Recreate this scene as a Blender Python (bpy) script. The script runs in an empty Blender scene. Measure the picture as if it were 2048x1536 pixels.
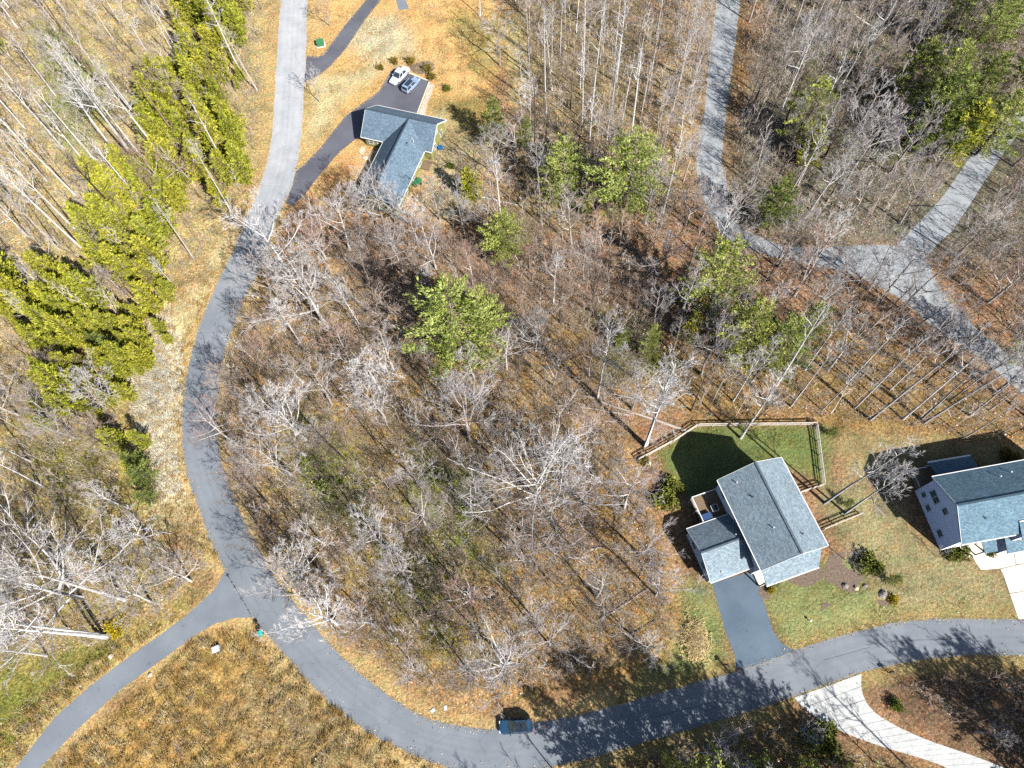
import bpy, math, random
import numpy as np
from mathutils import Vector, Matrix

# ------------------------------------------------------------------ camera, sky, sun, exposure
SC = bpy.context.scene
COL = SC.collection
F_PX, CAM_H, NADIR = 1400.0, 110.0, (1090.0, 1400.0)      # focal length in photo pixels, drone height, point straight below
SUN_AZ, SUN_EL = math.radians(-37.0), math.radians(39.5)  # direction the shadows fall (from +y), sun height
EXPOSURE = 1.9
_d = np.array([NADIR[0] - 1024, -(NADIR[1] - 768), -F_PX]); _d /= np.linalg.norm(_d)
_up = -_d
_y = np.array([0, 0, -1.0]); _y = _y - (_y @ _up) * _up; _y /= np.linalg.norm(_y)
RCW = np.array([np.cross(_y, _up), _y, _up])              # camera axes -> world
cam_data = bpy.data.cameras.new('camera'); cam = bpy.data.objects.new('camera', cam_data); COL.objects.link(cam)
cam_data.sensor_width = 36.0; cam_data.lens = F_PX / 2048 * 36.0
cam_data.clip_start = 1.0; cam_data.clip_end = 5000.0
cam.matrix_world = Matrix(RCW.tolist()).to_4x4(); cam.location = (0, 0, CAM_H)
SC.camera = cam
world = bpy.data.worlds.new('World'); SC.world = world; world.use_nodes = True
_nt = world.node_tree
_sky = _nt.nodes.new('ShaderNodeTexSky'); _sky.sky_type = 'NISHITA'; _sky.sun_disc = False
_sky.sun_elevation = SUN_EL; _sky.sun_rotation = SUN_AZ + math.pi
_bg = _nt.nodes['Background']; _bg.inputs['Strength'].default_value = 0.065
_nt.links.new(_sky.outputs[0], _bg.inputs[0])
sun_data = bpy.data.lights.new('sun', 'SUN'); sun_data.energy = 5.0; sun_data.angle = math.radians(0.53); sun_data.color = (1.0, 0.975, 0.935)
sun = bpy.data.objects.new('sun', sun_data); COL.objects.link(sun)
_ray = Vector((math.sin(SUN_AZ) * math.cos(SUN_EL), math.cos(SUN_AZ) * math.cos(SUN_EL), -math.sin(SUN_EL)))
sun.rotation_euler = _ray.to_track_quat('-Z', 'Y').to_euler(); sun.location = (60, -80, 90)
SC.view_settings.view_transform = 'Standard'; SC.view_settings.look = 'None'
SC.view_settings.exposure = EXPOSURE; SC.view_settings.gamma = 1.0
SC.render.engine = 'CYCLES'; SC.cycles.max_bounces = 4; SC.cycles.diffuse_bounces = 0; SC.cycles.caustics_reflective = False; SC.cycles.caustics_refractive = False; SC.cycles.transparent_max_bounces = 4
SC.cycles.use_denoising = False
KEXP = 2.5                                                # sunlit grey 1.0 shows as about this much in the picture


def lin(c):
    c = c / 255.0
    return c / 12.92 if c <= 0.04045 else ((c + 0.055) / 1.055) ** 2.4


def C(r, g, b, k=1.0):
    """base colour of a surface that shows as this sRGB colour in full sun"""
    return tuple(min(0.85, lin(v) / KEXP * k) for v in (r, g, b))


def G(px, py, z=0.0):
    v = RCW @ np.array([px - 1024, -(py - 768), -F_PX])
    t = (z - CAM_H) / v[2]
    return Vector((t * v[0], t * v[1], z))


def GP(pts, z=0.0):
    return np.array([G(x, y, z)[:2] for x, y in pts])


def PX(P):
    """ground points (n,2) -> photo pixels"""
    P = np.atleast_2d(P)
    c = np.c_[P[:, 0], P[:, 1], np.full(len(P), -CAM_H)] @ RCW
    return np.c_[1024 + F_PX * c[:, 0] / -c[:, 2], 768 - F_PX * c[:, 1] / -c[:, 2]]


def height_for(base, top):
    g = G(*base); best = (1e9, 5.0)
    for z in np.arange(2, 40, 0.5):
        c = np.array([g.x, g.y, z - CAM_H]) @ RCW
        u = 1024 + F_PX * c[0] / -c[2]; v = 768 - F_PX * c[1] / -c[2]
        best = min(best, ((u - top[0]) ** 2 + (v - top[1]) ** 2, z))
    return best[1]


def inside(P, poly):
    P = np.atleast_2d(P); r = np.zeros(len(P), bool); n = len(poly)
    for i in range(n):
        x1, y1 = poly[i]; x2, y2 = poly[(i + 1) % n]
        if y1 == y2: continue
        c = ((y1 > P[:, 1]) != (y2 > P[:, 1])) & (P[:, 0] < (x2 - x1) * (P[:, 1] - y1) / (y2 - y1) + x1)
        r ^= c
    return r


def sdist(P, poly):
    """distance to a polygon outline, negative inside"""
    d = np.full(len(P), 1e9); n = len(poly)
    for i in range(n):
        a = np.array(poly[i]); b = np.array(poly[(i + 1) % n]); ab = b - a
        t = np.clip(((P - a) @ ab) / max(ab @ ab, 1e-9), 0, 1)
        d = np.minimum(d, np.hypot(*(P - a - t[:, None] * ab).T))
    return np.where(inside(P, poly), -d, d)


# ------------------------------------------------------------------ materials
MATS = {}


class NT:
    def __init__(s, name):
        s.m = bpy.data.materials.new(name); s.m.use_nodes = True; s.t = s.m.node_tree
        s.b = s.t.nodes['Principled BSDF']; s.b.inputs['Specular IOR Level'].default_value = 0.2
        MATS[name] = s.m

    def n(s, kind, **kw):
        nd = s.t.nodes.new('ShaderNode' + kind)
        for k, v in kw.items():
            if k in nd.inputs: nd.inputs[k].default_value = v
            else: setattr(nd, k, v)
        return nd

    def l(s, a, b): s.t.links.new(a, b)

    def coords(s): return s.n('TexCoord').outputs['Object']

    def noise(s, scale, detail=4.0, rough=0.6, vec=None):
        nd = s.n('TexNoise', Scale=scale, Detail=detail, Roughness=rough)
        s.l(vec or s.coords(), nd.inputs['Vector']); return nd.outputs['Fac']

    def ramp(s, fac, stops):
        nd = s.n('ValToRGB'); e = nd.color_ramp.elements
        e[0].position, e[0].color = stops[0][0], (*stops[0][1], 1)
        e[1].position, e[1].color = stops[-1][0], (*stops[-1][1], 1)
        for p, c in stops[1:-1]:
            x = e.new(p); x.color = (*c, 1)
        s.l(fac, nd.inputs[0]); return nd.outputs[0]

    def mix(s, fac, a, b, blend='MIX'):
        nd = s.n('Mix', data_type='RGBA', blend_type=blend)
        for i, v in ((0, fac), (6, a), (7, b)):
            if isinstance(v, (int, float)): nd.inputs[i].default_value = v
            elif isinstance(v, tuple): nd.inputs[i].default_value = (*v, 1)
            else: s.l(v, nd.inputs[i])
        return nd.outputs[2]

    def bump(s, fac, strength, dist=0.05):
        nd = s.n('Bump', Strength=strength, Distance=dist); s.l(fac, nd.inputs['Height']); s.l(nd.outputs[0], s.b.inputs['Normal'])

    def out(s, col, rough=0.85, spec=0.2, metal=0.0):
        if isinstance(col, tuple): s.b.inputs['Base Color'].default_value = (*col, 1)
        else: s.l(col, s.b.inputs['Base Color'])
        s.b.inputs['Roughness'].default_value = rough; s.b.inputs['Specular IOR Level'].default_value = spec
        s.b.inputs['Metallic'].default_value = metal
        return s.m


def g3(v): return (v, v, v)


def noisy(name, a, b, scale=3.0, rough=0.85, bump=0.0, spec=0.2, fine=None):
    t = NT(name); f = t.noise(scale)
    col = t.ramp(f, [(0.3, a), (0.7, b)])
    if fine:
        f2 = t.noise(fine, 2.0, 0.7); col = t.mix(1.0, col, t.ramp(f2, [(0.25, g3(0.55)), (0.75, g3(1.45))]), 'MULTIPLY')
        f = f2
    if bump: t.bump(f, bump)
    return t.out(col, rough, spec)


def plain(name, c, rough=0.6, spec=0.4, metal=0.0):
    return NT(name).out(c, rough, spec, metal)


def ground_mat():
    t = NT('ground_cover'); co = t.coords()
    at = t.n('Attribute', attribute_name='Col').outputs['Color']
    wild = t.n('Attribute', attribute_name='Wild').outputs['Fac']
    a = t.ramp(t.noise(0.22, 5, 0.65, co), [(0.3, (0.62, 0.63, 0.6)), (0.5, g3(1.0)), (0.7, (1.25, 1.22, 1.18))])
    col = t.mix(1.0, at, a, 'MULTIPLY')
    hue = t.ramp(t.noise(0.6, 4, 0.7, co), [(0.3, (1.14, 0.92, 0.76)), (0.5, g3(1.0)), (0.7, (0.84, 1.02, 0.86))])
    col = t.mix(1.0, col, hue, 'MULTIPLY')
    b = t.ramp(t.noise(2.6, 4, 0.8, co), [(0.30, (0.24, 0.23, 0.23)), (0.44, (0.74, 0.72, 0.71)), (0.56, g3(1.05)), (0.72, (1.9, 1.86, 1.82))])
    b2 = t.ramp(t.noise(2.6, 4, 0.8, co), [(0.3, (0.58, 0.56, 0.52)), (0.5, g3(0.98)), (0.7, (1.42, 1.42, 1.45))])
    col = t.mix(1.0, col, t.mix(wild, b2, b), 'MULTIPLY')
    v = t.n('TexVoronoi', Scale=3.6, Randomness=1.0); t.l(co, v.inputs['Vector'])
    leaf = t.ramp(v.outputs['Color'], [(0.0, (0.5, 0.48, 0.48)), (0.5, (1.0, 1.0, 1.0)), (1.0, (1.6, 1.48, 1.36))])
    mm = t.n('Math', operation='MULTIPLY'); t.l(wild, mm.inputs[0]); mm.inputs[1].default_value = 0.8
    col = t.mix(mm.outputs[0], col, t.mix(1.0, col, leaf, 'MULTIPLY'))
    t.bump(t.noise(2.0, 5, 0.75, co), 1.0, 0.35)
    return t.out(col, 0.95, 0.05)


def asphalt(name, a, b, spec=0.25):
    t = NT(name); co = t.coords()
    col = t.ramp(t.noise(0.16, 4, 0.55, co), [(0.3, a), (0.7, b)])
    col = t.mix(1.0, col, t.ramp(t.noise(9, 2, 0.7, co), [(0.3, g3(0.88)), (0.7, g3(1.12))]), 'MULTIPLY')
    # faint dark patches and stains
    col = t.mix(1.0, col, t.ramp(t.noise(0.7, 5, 0.7, co), [(0.28, g3(0.7)), (0.42, g3(1.0)), (0.6, g3(1.0)), (0.72, g3(1.14))]), 'MULTIPLY')
    t.bump(t.noise(14, 2, 0.7, co), 0.25, 0.02)
    return t.out(col, 0.8, spec)


def concrete(name, a, b, stain=0.55):
    t = NT(name); co = t.coords()
    col = t.ramp(t.noise(0.5, 5, 0.6, co), [(0.3, a), (0.7, b)])
    col = t.mix(1.0, col, t.ramp(t.noise(2.3, 5, 0.75, co), [(0.3, g3(stain)), (0.5, g3(1.0)), (0.7, g3(1.12))]), 'MULTIPLY')
    return t.out(col, 0.85, 0.2)


def shingle(name, a, b):
    t = NT(name); co = t.coords()
    br = t.n('TexBrick', Scale=1.0); t.l(t.n('TexCoord').outputs['UV'], br.inputs['Vector'])
    br.inputs['Color1'].default_value = (*a, 1); br.inputs['Color2'].default_value = (*b, 1)
    br.inputs['Mortar'].default_value = (*[v * 0.45 for v in a], 1)
    br.inputs['Mortar Size'].default_value = 0.018; br.inputs['Bias'].default_value = 0.0
    br.inputs['Brick Width'].default_value = 0.45; br.inputs['Row Height'].default_value = 0.2
    col = t.mix(1.0, br.outputs['Color'], t.ramp(t.noise(3.4, 4, 0.85, co), [(0.3, g3(0.55)), (0.5, g3(1.0)), (0.7, g3(1.5))]), 'MULTIPLY')
    col = t.mix(1.0, col, t.ramp(t.noise(0.5, 3, 0.6, co), [(0.3, g3(0.88)), (0.7, g3(1.1))]), 'MULTIPLY')
    t.bump(t.noise(6, 3, 0.7, co), 0.5, 0.03)
    return t.out(col, 0.85, 0.25)


def bark(name, a, b, c):
    t = NT(name)
    r = t.n('ObjectInfo').outputs['Random']
    col = t.ramp(r, [(0.0, a), (0.5, b), (1.0, c)])
    col = t.mix(1.0, col, t.ramp(t.noise(2.5, 3, 0.7), [(0.3, g3(0.65)), (0.7, g3(1.3))]), 'MULTIPLY')
    return t.out(col, 0.9, 0.1)


def leafy(name, cols, transl=0.3, hue=0.25):
    """foliage: colour varies from tuft to tuft (Col attribute) and from plant to plant"""
    t = NT(name)
    at = t.n('Attribute', attribute_name='Tint').outputs['Fac']
    col = t.ramp(at, cols)
    r = t.n('ObjectInfo').outputs['Random']
    col = t.mix(1.0, col, t.ramp(r, [(0.0, (1 - hue, 1 - hue * .6, 1 - hue)), (1.0, (1 + hue, 1 + hue * .5, 1 - hue * .4))]), 'MULTIPLY')
    t.out(col, 0.75, 0.15)
    tr = t.n('BsdfTranslucent'); t.l(col, tr.inputs[0])
    ms = t.n('MixShader'); ms.inputs[0].default_value = transl
    t.l(t.b.outputs[0], ms.inputs[1]); t.l(tr.outputs[0], ms.inputs[2])
    t.l(ms.outputs[0], t.t.nodes['Material Output'].inputs[0])
    return t.m


def tinted(name, cols, rough=0.9):
    t = NT(name)
    t.out(t.ramp(t.n('Attribute', attribute_name='Tint').outputs['Fac'], cols), rough, 0.08)
    return t.m


ground_mat()
asphalt('asphalt_grey', C(114, 121, 129), C(134, 141, 148))


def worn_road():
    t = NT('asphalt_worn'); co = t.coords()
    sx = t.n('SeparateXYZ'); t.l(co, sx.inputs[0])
    mr = t.n('MapRange'); t.l(sx.outputs['Y'], mr.inputs[0]); mr.inputs[1].default_value = 62.0; mr.inputs[2].default_value = 112.0  # asphalt blends from mid grey to a paler grey as y rises
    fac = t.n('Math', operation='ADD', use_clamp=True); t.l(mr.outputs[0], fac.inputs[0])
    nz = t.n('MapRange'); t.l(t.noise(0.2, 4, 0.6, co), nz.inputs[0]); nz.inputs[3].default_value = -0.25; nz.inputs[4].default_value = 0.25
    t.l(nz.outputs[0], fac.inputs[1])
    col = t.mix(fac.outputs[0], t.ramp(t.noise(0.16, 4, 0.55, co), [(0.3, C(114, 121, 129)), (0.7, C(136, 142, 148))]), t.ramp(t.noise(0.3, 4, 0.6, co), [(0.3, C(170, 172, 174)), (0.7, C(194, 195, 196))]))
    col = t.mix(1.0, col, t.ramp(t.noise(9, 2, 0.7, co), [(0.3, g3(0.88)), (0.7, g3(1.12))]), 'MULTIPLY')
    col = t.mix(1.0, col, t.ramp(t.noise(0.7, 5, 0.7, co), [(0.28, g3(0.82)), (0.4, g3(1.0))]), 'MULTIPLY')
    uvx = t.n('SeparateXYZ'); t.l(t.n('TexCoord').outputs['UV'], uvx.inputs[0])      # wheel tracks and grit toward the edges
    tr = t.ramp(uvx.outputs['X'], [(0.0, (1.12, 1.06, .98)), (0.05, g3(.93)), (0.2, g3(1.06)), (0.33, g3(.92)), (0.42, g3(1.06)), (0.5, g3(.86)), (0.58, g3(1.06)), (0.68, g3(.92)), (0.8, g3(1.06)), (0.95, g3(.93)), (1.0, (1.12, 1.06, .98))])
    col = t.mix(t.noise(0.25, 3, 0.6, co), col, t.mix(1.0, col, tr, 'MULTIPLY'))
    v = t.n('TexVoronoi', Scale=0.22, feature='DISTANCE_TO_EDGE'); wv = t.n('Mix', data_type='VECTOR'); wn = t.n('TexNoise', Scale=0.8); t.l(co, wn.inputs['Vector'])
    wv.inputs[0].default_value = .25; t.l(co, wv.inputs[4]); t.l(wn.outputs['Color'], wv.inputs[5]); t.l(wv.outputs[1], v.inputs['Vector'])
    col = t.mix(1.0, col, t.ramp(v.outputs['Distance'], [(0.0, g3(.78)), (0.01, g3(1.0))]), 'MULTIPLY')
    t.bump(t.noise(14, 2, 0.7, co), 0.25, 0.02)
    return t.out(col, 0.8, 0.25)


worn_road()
asphalt('asphalt_dark', C(88, 89, 97), C(108, 109, 117))
asphalt('asphalt_blue', C(80, 98, 114), C(104, 121, 136))
concrete('concrete_old', C(188, 190, 188), C(214, 213, 208), 0.72)
concrete('concrete_grey', C(146, 151, 155), C(174, 178, 180), 0.6)
concrete('concrete_cream', C(236, 224, 200), C(250, 242, 222), 0.9)
noisy('gravel', C(190, 176, 158), C(225, 212, 195), 6, fine=14)
noisy('seal_crack', C(35, 38, 42), C(60, 62, 66), 3)
shingle('shingle_slate', C(94, 116, 134), C(118, 138, 154))
shingle('shingle_grey', C(124, 142, 154), C(152, 168, 176))
shingle('shingle_blue', C(84, 116, 134), C(112, 140, 154))
noisy('siding_white', (.60, .60, .61), (.68, .68, .68), 1.5)
noisy('siding_lilac', (.60, .58, .66), (.68, .66, .73), 1.5)
noisy('siding_olive', C(140, 140, 80), C(165, 160, 98), 1.5)
noisy('trim_white', C(238, 238, 236), C(250, 250, 248), 2)
plain('glass_dark', (0.015, 0.02, 0.025), 0.08, 0.6)
plain('glass_green', (0.03, 0.06, 0.05), 0.1, 0.6)
noisy('wood_fence', C(196, 184, 168), C(228, 218, 206), 4)
noisy('wood_deck', C(120, 100, 80), C(150, 126, 100), 4)
noisy('stone_pale', C(205, 185, 155), C(235, 215, 185), 1.2, fine=5)
noisy('stone_grey', C(130, 122, 115), C(170, 160, 150), 2, fine=6)
noisy('mulch', C(100, 84, 72), C(140, 121, 106), 3, fine=9, bump=0.5)
plain('metal_white', C(230, 230, 230), 0.5)
plain('plastic_teal', C(30, 170, 165), 0.5)
plain('plastic_green', C(62, 130, 84), 0.6)
plain('plastic_blue', C(40, 130, 200), 0.5)
plain('black_matte', (0.012, 0.012, 0.014), 0.7, 0.2)
plain('tyre', (0.02, 0.02, 0.02), 0.9, 0.1)
plain('rim', (0.45, 0.45, 0.47), 0.35, 0.5, 0.8)
plain('paint_white', C(205, 214, 228), 0.25, 0.5)
plain('paint_grey', C(150, 172, 205), 0.25, 0.5)
plain('paint_blue', C(42, 78, 106), 0.22, 0.5)
plain('lamp_red', (0.35, 0.02, 0.02), 0.3)
plain('lamp_clear', (0.7, 0.7, 0.72), 0.2)
bark('bark_pale', C(196, 190, 183), C(222, 217, 212), C(244, 241, 237))
bark('bark_grey', C(156, 144, 136), C(190, 180, 172), C(222, 214, 208))
bark('bark_brown', C(120, 100, 84), C(148, 128, 112), C(178, 160, 146))
bark('bark_dark', C(60, 50, 46), C(80, 70, 64), C(98, 88, 80))
bark('twig_pale', C(184, 177, 173), C(208, 202, 199), C(230, 226, 224))
bark('twig_grey', C(158, 149, 146), C(184, 176, 173), C(208, 202, 200))
bark('twig_brown', C(122, 104, 92), C(150, 132, 120), C(178, 162, 150))
bark('twig_red', C(150, 118, 104), C(172, 142, 128), C(190, 164, 152))
noisy('bark_log', C(165, 145, 130), C(205, 190, 178), 3)
leafy('needle_yellow', [(0.0, C(128, 136, 36, 1.25)), (0.5, C(196, 198, 60, 1.25)), (1.0, C(238, 232, 104, 1.25))], 0.4, 0.15)
leafy('needle_green', [(0.0, C(124, 142, 58, 1.2)), (0.5, C(188, 200, 92, 1.2)), (1.0, C(232, 238, 146, 1.2))], 0.4, 0.12)
leafy('needle_dark', [(0.0, C(84, 104, 48, 1.25)), (0.5, C(140, 156, 72, 1.25)), (1.0, C(190, 198, 104, 1.25))], 0.4, 0.15)
leafy('shrub_green', [(0.0, C(92, 108, 42)), (0.5, C(142, 154, 66)), (1.0, C(186, 188, 96))], 0.25, 0.2)
leafy('shrub_yellow', [(0.0, C(190, 160, 20)), (0.5, C(235, 205, 30)), (1.0, C(250, 230, 70))], 0.3, 0.1)
leafy('shrub_gold', [(0.0, C(130, 108, 40)), (0.5, C(176, 150, 66)), (1.0, C(206, 186, 100))], 0.25, 0.15)
tinted('grass_dry', [(0.0, C(138, 108, 58)), (0.35, C(202, 164, 98)), (0.7, C(232, 208, 150)), (1.0, C(252, 244, 220))])
tinted('grass_green', [(0.0, C(98, 108, 38)), (0.5, C(146, 150, 64)), (1.0, C(192, 188, 106))])
tinted('leaf_dry', [(0.0, C(120, 84, 58)), (0.3, C(182, 130, 84)), (0.6, C(210, 166, 124)), (0.85, C(230, 200, 172)), (1.0, C(248, 236, 226))])
tinted('brush_twig', [(0.0, C(116, 98, 82)), (0.35, C(170, 149, 130)), (0.7, C(212, 194, 178)), (1.0, C(238, 228, 218))])


# ------------------------------------------------------------------ mesh helpers
class MB:
    def __init__(s): s.v, s.f = [], []

    def add(s, vs, fs):
        o = len(s.v); s.v += [tuple(v) for v in vs]; s.f += [tuple(i + o for i in f) for f in fs]; return s

    def box(s, x0, x1, y0, y1, z0, z1):
        return s.add([(x0, y0, z0), (x1, y0, z0), (x1, y1, z0), (x0, y1, z0), (x0, y0, z1), (x1, y0, z1), (x1, y1, z1), (x0, y1, z1)],
                     [(3, 2, 1, 0), (4, 5, 6, 7), (0, 1, 5, 4), (1, 2, 6, 5), (2, 3, 7, 6), (3, 0, 4, 7)])

    def bar(s, a, b, w, h):
        """square bar from a to b"""
        a, b = Vector(a), Vector(b); d = (b - a).normalized()
        u = d.cross(Vector((0, 0, 1)));  u = u.normalized() if u.length > 1e-4 else Vector((1, 0, 0))
        t = u.cross(d)
        vs = [p + u * i * w / 2 + t * j * h / 2 for p in (a, b) for i, j in ((-1, -1), (1, -1), (1, 1), (-1, 1))]
        return s.add(vs, [(0, 1, 2, 3), (7, 6, 5, 4), (0, 4, 5, 1), (1, 5, 6, 2), (2, 6, 7, 3), (3, 7, 4, 0)])

    def slab(s, pts, th):
        """polygon thickened downwards along its normal"""
        P = [Vector(p) for p in pts]; n = Vector((0, 0, 0))
        for i in range(len(P)): n += (P[i] - P[0]).cross(P[(i + 1) % len(P)] - P[0])
        n.normalize()
        if n.z < 0 and abs(n.z) > 0.02: P.reverse(); n = -n
        k = len(P)
        return s.add(P + [p - n * th for p in P], [tuple(range(k)), tuple(range(2 * k - 1, k - 1, -1))] +
                     [(i, k + i, k + (i + 1) % k, (i + 1) % k) for i in range(k)])

    def prism(s, poly, z0, z1):
        """upright prism over a plan polygon"""
        if sum(poly[i][0] * poly[(i + 1) % len(poly)][1] - poly[(i + 1) % len(poly)][0] * poly[i][1] for i in range(len(poly))) < 0:
            poly = poly[::-1]
        k = len(poly)
        return s.add([(x, y, z1) for x, y in poly] + [(x, y, z0) for x, y in poly], [tuple(range(k)), tuple(range(2 * k - 1, k - 1, -1))] +
                     [(i, k + i, k + (i + 1) % k, (i + 1) % k) for i in range(k)])

    def tube(s, pts, rs, n=6, cap=True):
        P = [Vector(p) for p in pts]; o = len(s.v); k = len(P)
        ref = Vector((0.31, 0.17, 0.93)) if abs((P[-1] - P[0]).normalized().z) < 0.8 else Vector((1, 0.13, 0))
        for i in range(k):
            d = (P[min(i + 1, k - 1)] - P[max(i - 1, 0)]).normalized()
            u = d.cross(ref).normalized(); w = d.cross(u)
            for j in range(n):
                a = 2 * math.pi * j / n
                s.v.append(tuple(P[i] + (u * math.cos(a) + w * math.sin(a)) * rs[i]))
        for i in range(k - 1):
            for j in range(n):
                s.f.append((o + i * n + j, o + i * n + (j + 1) % n, o + (i + 1) * n + (j + 1) % n, o + (i + 1) * n + j))
        if cap:
            s.f.append(tuple(o + (k - 1) * n + j for j in range(n))); s.f.append(tuple(o + j for j in range(n - 1, -1, -1)))
        return s

    def spike(s, p, q, r):
        d = (q - p).normalized(); u = d.cross(Vector((0.31, 0.17, 0.93))).normalized(); w = d.cross(u); o = len(s.v)
        s.v += [tuple(p + u * r), tuple(p - u * r * .5 + w * r * .87), tuple(p - u * r * .5 - w * r * .87), tuple(q)]
        s.f += [(o, o + 1, o + 3), (o + 1, o + 2, o + 3), (o + 2, o, o + 3)]

    def lathe(s, c, prof, n=12):
        o = len(s.v)
        for r, z in prof:
            for j in range(n):
                a = 2 * math.pi * j / n; s.v.append((c[0] + r * math.cos(a), c[1] + r * math.sin(a), c[2] + z))
        for i in range(len(prof) - 1):
            for j in range(n): s.f.append((o + i * n + j, o + i * n + (j + 1) % n, o + (i + 1) * n + (j + 1) % n, o + (i + 1) * n + j))
        s.f.append(tuple(o + (len(prof) - 1) * n + j for j in range(n))); s.f.append(tuple(o + j for j in range(n - 1, -1, -1)))
        return s

    def mesh(s, name, mat, smooth=False, uv=False):
        me = bpy.data.meshes.new(name); me.from_pydata(s.v, [], s.f); me.materials.append(MATS[mat])
        if smooth: me.shade_smooth()
        if uv: roof_uv(me)
        me.update(); return me

    def build(s, name, mat, parent=None, smooth=False, uv=False):
        return link(name, s.mesh(name, mat, smooth, uv), parent)


def roof_uv(me):
    """lay shingle courses along each slope, in metres"""
    uv = me.uv_layers.new(name='UVMap')
    for p in me.polygons:
        n = p.normal; h = Vector((-n.y, n.x, 0)); h = h.normalized() if h.length > 1e-3 else Vector((1, 0, 0))
        t = n.cross(h)
        for li in p.loop_indices:
            c = me.vertices[me.loops[li].vertex_index].co; uv.data[li].uv = (c.dot(h), c.dot(t))


def link(name, data, parent=None):
    o = bpy.data.objects.new(name, data); COL.objects.link(o)
    if parent: o.parent = parent
    return o


def tag(o, label=None, cat=None, group=None, kind=None):
    if label: o['label'] = label
    if cat: o['category'] = cat
    if group: o['group'] = group
    if kind: o['kind'] = kind
    return o


def thing(name, loc, rz, label, cat, group=None):
    o = link(name, None); o.location = loc; o.rotation_euler = (0, 0, rz); o.empty_display_size = 0.5
    return tag(o, label, cat, group)


def tri_mesh(name, V, T, mat, tint=None):
    """big triangle soup from numpy arrays"""
    me = bpy.data.meshes.new(name)
    me.vertices.add(len(V)); me.vertices.foreach_set('co', np.asarray(V, np.float32).ravel())
    me.loops.add(T.size); me.loops.foreach_set('vertex_index', np.asarray(T, np.int32).ravel())
    me.polygons.add(len(T)); me.polygons.foreach_set('loop_start', np.arange(0, T.size, T.shape[1], dtype=np.int32))
    if tint is not None:
        a = me.attributes.new('Tint', 'FLOAT', 'POINT'); a.data.foreach_set('value', np.asarray(tint, np.float32))
    me.materials.append(MATS[mat]); me.update(calc_edges=True); return me


# ------------------------------------------------------------------ paved outlines traced on the ground
ROAD_OUT = [(566, -70), (562, 0), (552, 133), (542, 283), (517, 377), (500, 420), (482, 465), (462, 512), (417, 605), (383, 705), (365, 812), (365, 895), (377, 962), (400, 1024), (420, 1081), (450, 1141), (478, 1190), (505, 1235), (562, 1301), (635, 1381), (719, 1454), (812, 1504), (895, 1536), (975, 1550), (1070, 1542), (1174, 1517), (1324, 1474), (1441, 1441), (1536, 1411), (1586, 1394), (1723, 1346), (1836, 1321), (1936, 1311), (2048, 1311), (2250, 1318)]
ROAD_IN = [(622, -70), (615, 0), (611, 133), (601, 283), (584, 370), (560, 425), (540, 480), (520, 540), (487, 602), (450, 705), (435, 805), (438, 895), (457, 962), (480, 1024), (512, 1087), (555, 1164), (605, 1224), (685, 1314), (769, 1384), (845, 1431), (922, 1452), (995, 1457), (1057, 1447), (1164, 1429), (1301, 1391), (1467, 1344), (1586, 1301), (1736, 1257), (1819, 1242), (1903, 1238), (2048, 1239), (2250, 1244)]
SIDE_ROAD = [(450, 1141), (430, 1178), (410, 1197), (370, 1233), (320, 1270), (260, 1312), (190, 1364), (110, 1434), (40, 1524), (-40, 1640), (10, 1640), (80, 1536), (150, 1463), (240, 1380), (330, 1315), (390, 1270), (430, 1247), (470, 1236), (505, 1235), (478, 1190)]
LANE_L = [(1440, -70), (1434, 0), (1424, 67), (1417, 133), (1407, 233), (1392, 310), (1401, 377), (1420, 430), (1462, 482), (1540, 512), (1620, 530), (1700, 548), (1760, 575), (1816, 609), (1863, 652), (1929, 692), (2003, 752), (2120, 850), (2250, 960)]
LANE_R = [(1492, -70), (1481, 0), (1469, 100), (1457, 187), (1451, 240), (1444, 317), (1452, 360), (1458, 410), (1485, 455), (1560, 488), (1640, 494), (1720, 490), (1790, 492), (1850, 512), (1869, 555), (1896, 599), (1953, 655), (2003, 699), (2130, 800), (2260, 905)]
LANE_ARM = [(1790, 494), (1836, 447), (1886, 393), (1936, 320), (1990, 262), (2048, 210), (2120, 150), (2150, 172), (2080, 232), (2036, 270), (2003, 312), (1969, 362), (1933, 420), (1903, 463), (1873, 490), (1852, 514)]
DRIVE_TOP = [(613, 112), (640, 112), (655, 97), (690, 50), (732, 0), (760, -35), (790, -35), (762, 0), (730, 40), (690, 100), (655, 138), (630, 156), (608, 166)]
DRIVE_A = [(590, 340), (606, 330), (640, 296), (688, 235), (715, 214), (758, 182), (782, 141), (799, 132), (820, 148), (858, 163), (833, 232), (760, 252), (708, 281), (680, 303), (645, 343), (610, 388), (588, 410), (572, 408)]
DRIVE_B = [(1424, 1166), (1503, 1143), (1522, 1187), (1545, 1260), (1560, 1284), (1588, 1302), (1531, 1324), (1473, 1341), (1470, 1312), (1450, 1260)]
DRIVE_C = [(1944, 1112), (1952, 1126), (1962, 1140), (1985, 1138), (2000, 1137), (2007, 1150), (2037, 1239), (2250, 1245), (2250, 1090), (2030, 1100)]
DRIVE_D_U = [(1723, 1347), (1723, 1380), (1740, 1415), (1780, 1445), (1850, 1478), (1950, 1513), (2030, 1545), (2120, 1590), (2200, 1650)]
DRIVE_D_L = [(1588, 1395), (1612, 1420), (1645, 1443), (1700, 1470), (1770, 1495), (1868, 1525), (1940, 1560), (2020, 1610), (2090, 1670)]
PATH_TOP = [(790, -40), (792, 0), (797, 20), (818, 18), (812, 0), (808, -40)]
MAIN_POLY = ROAD_OUT + ROAD_IN[::-1]
LANE_POLY = LANE_L + LANE_R[::-1]
DRIVE_D_POLY = DRIVE_D_U + DRIVE_D_L[::-1]
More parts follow.
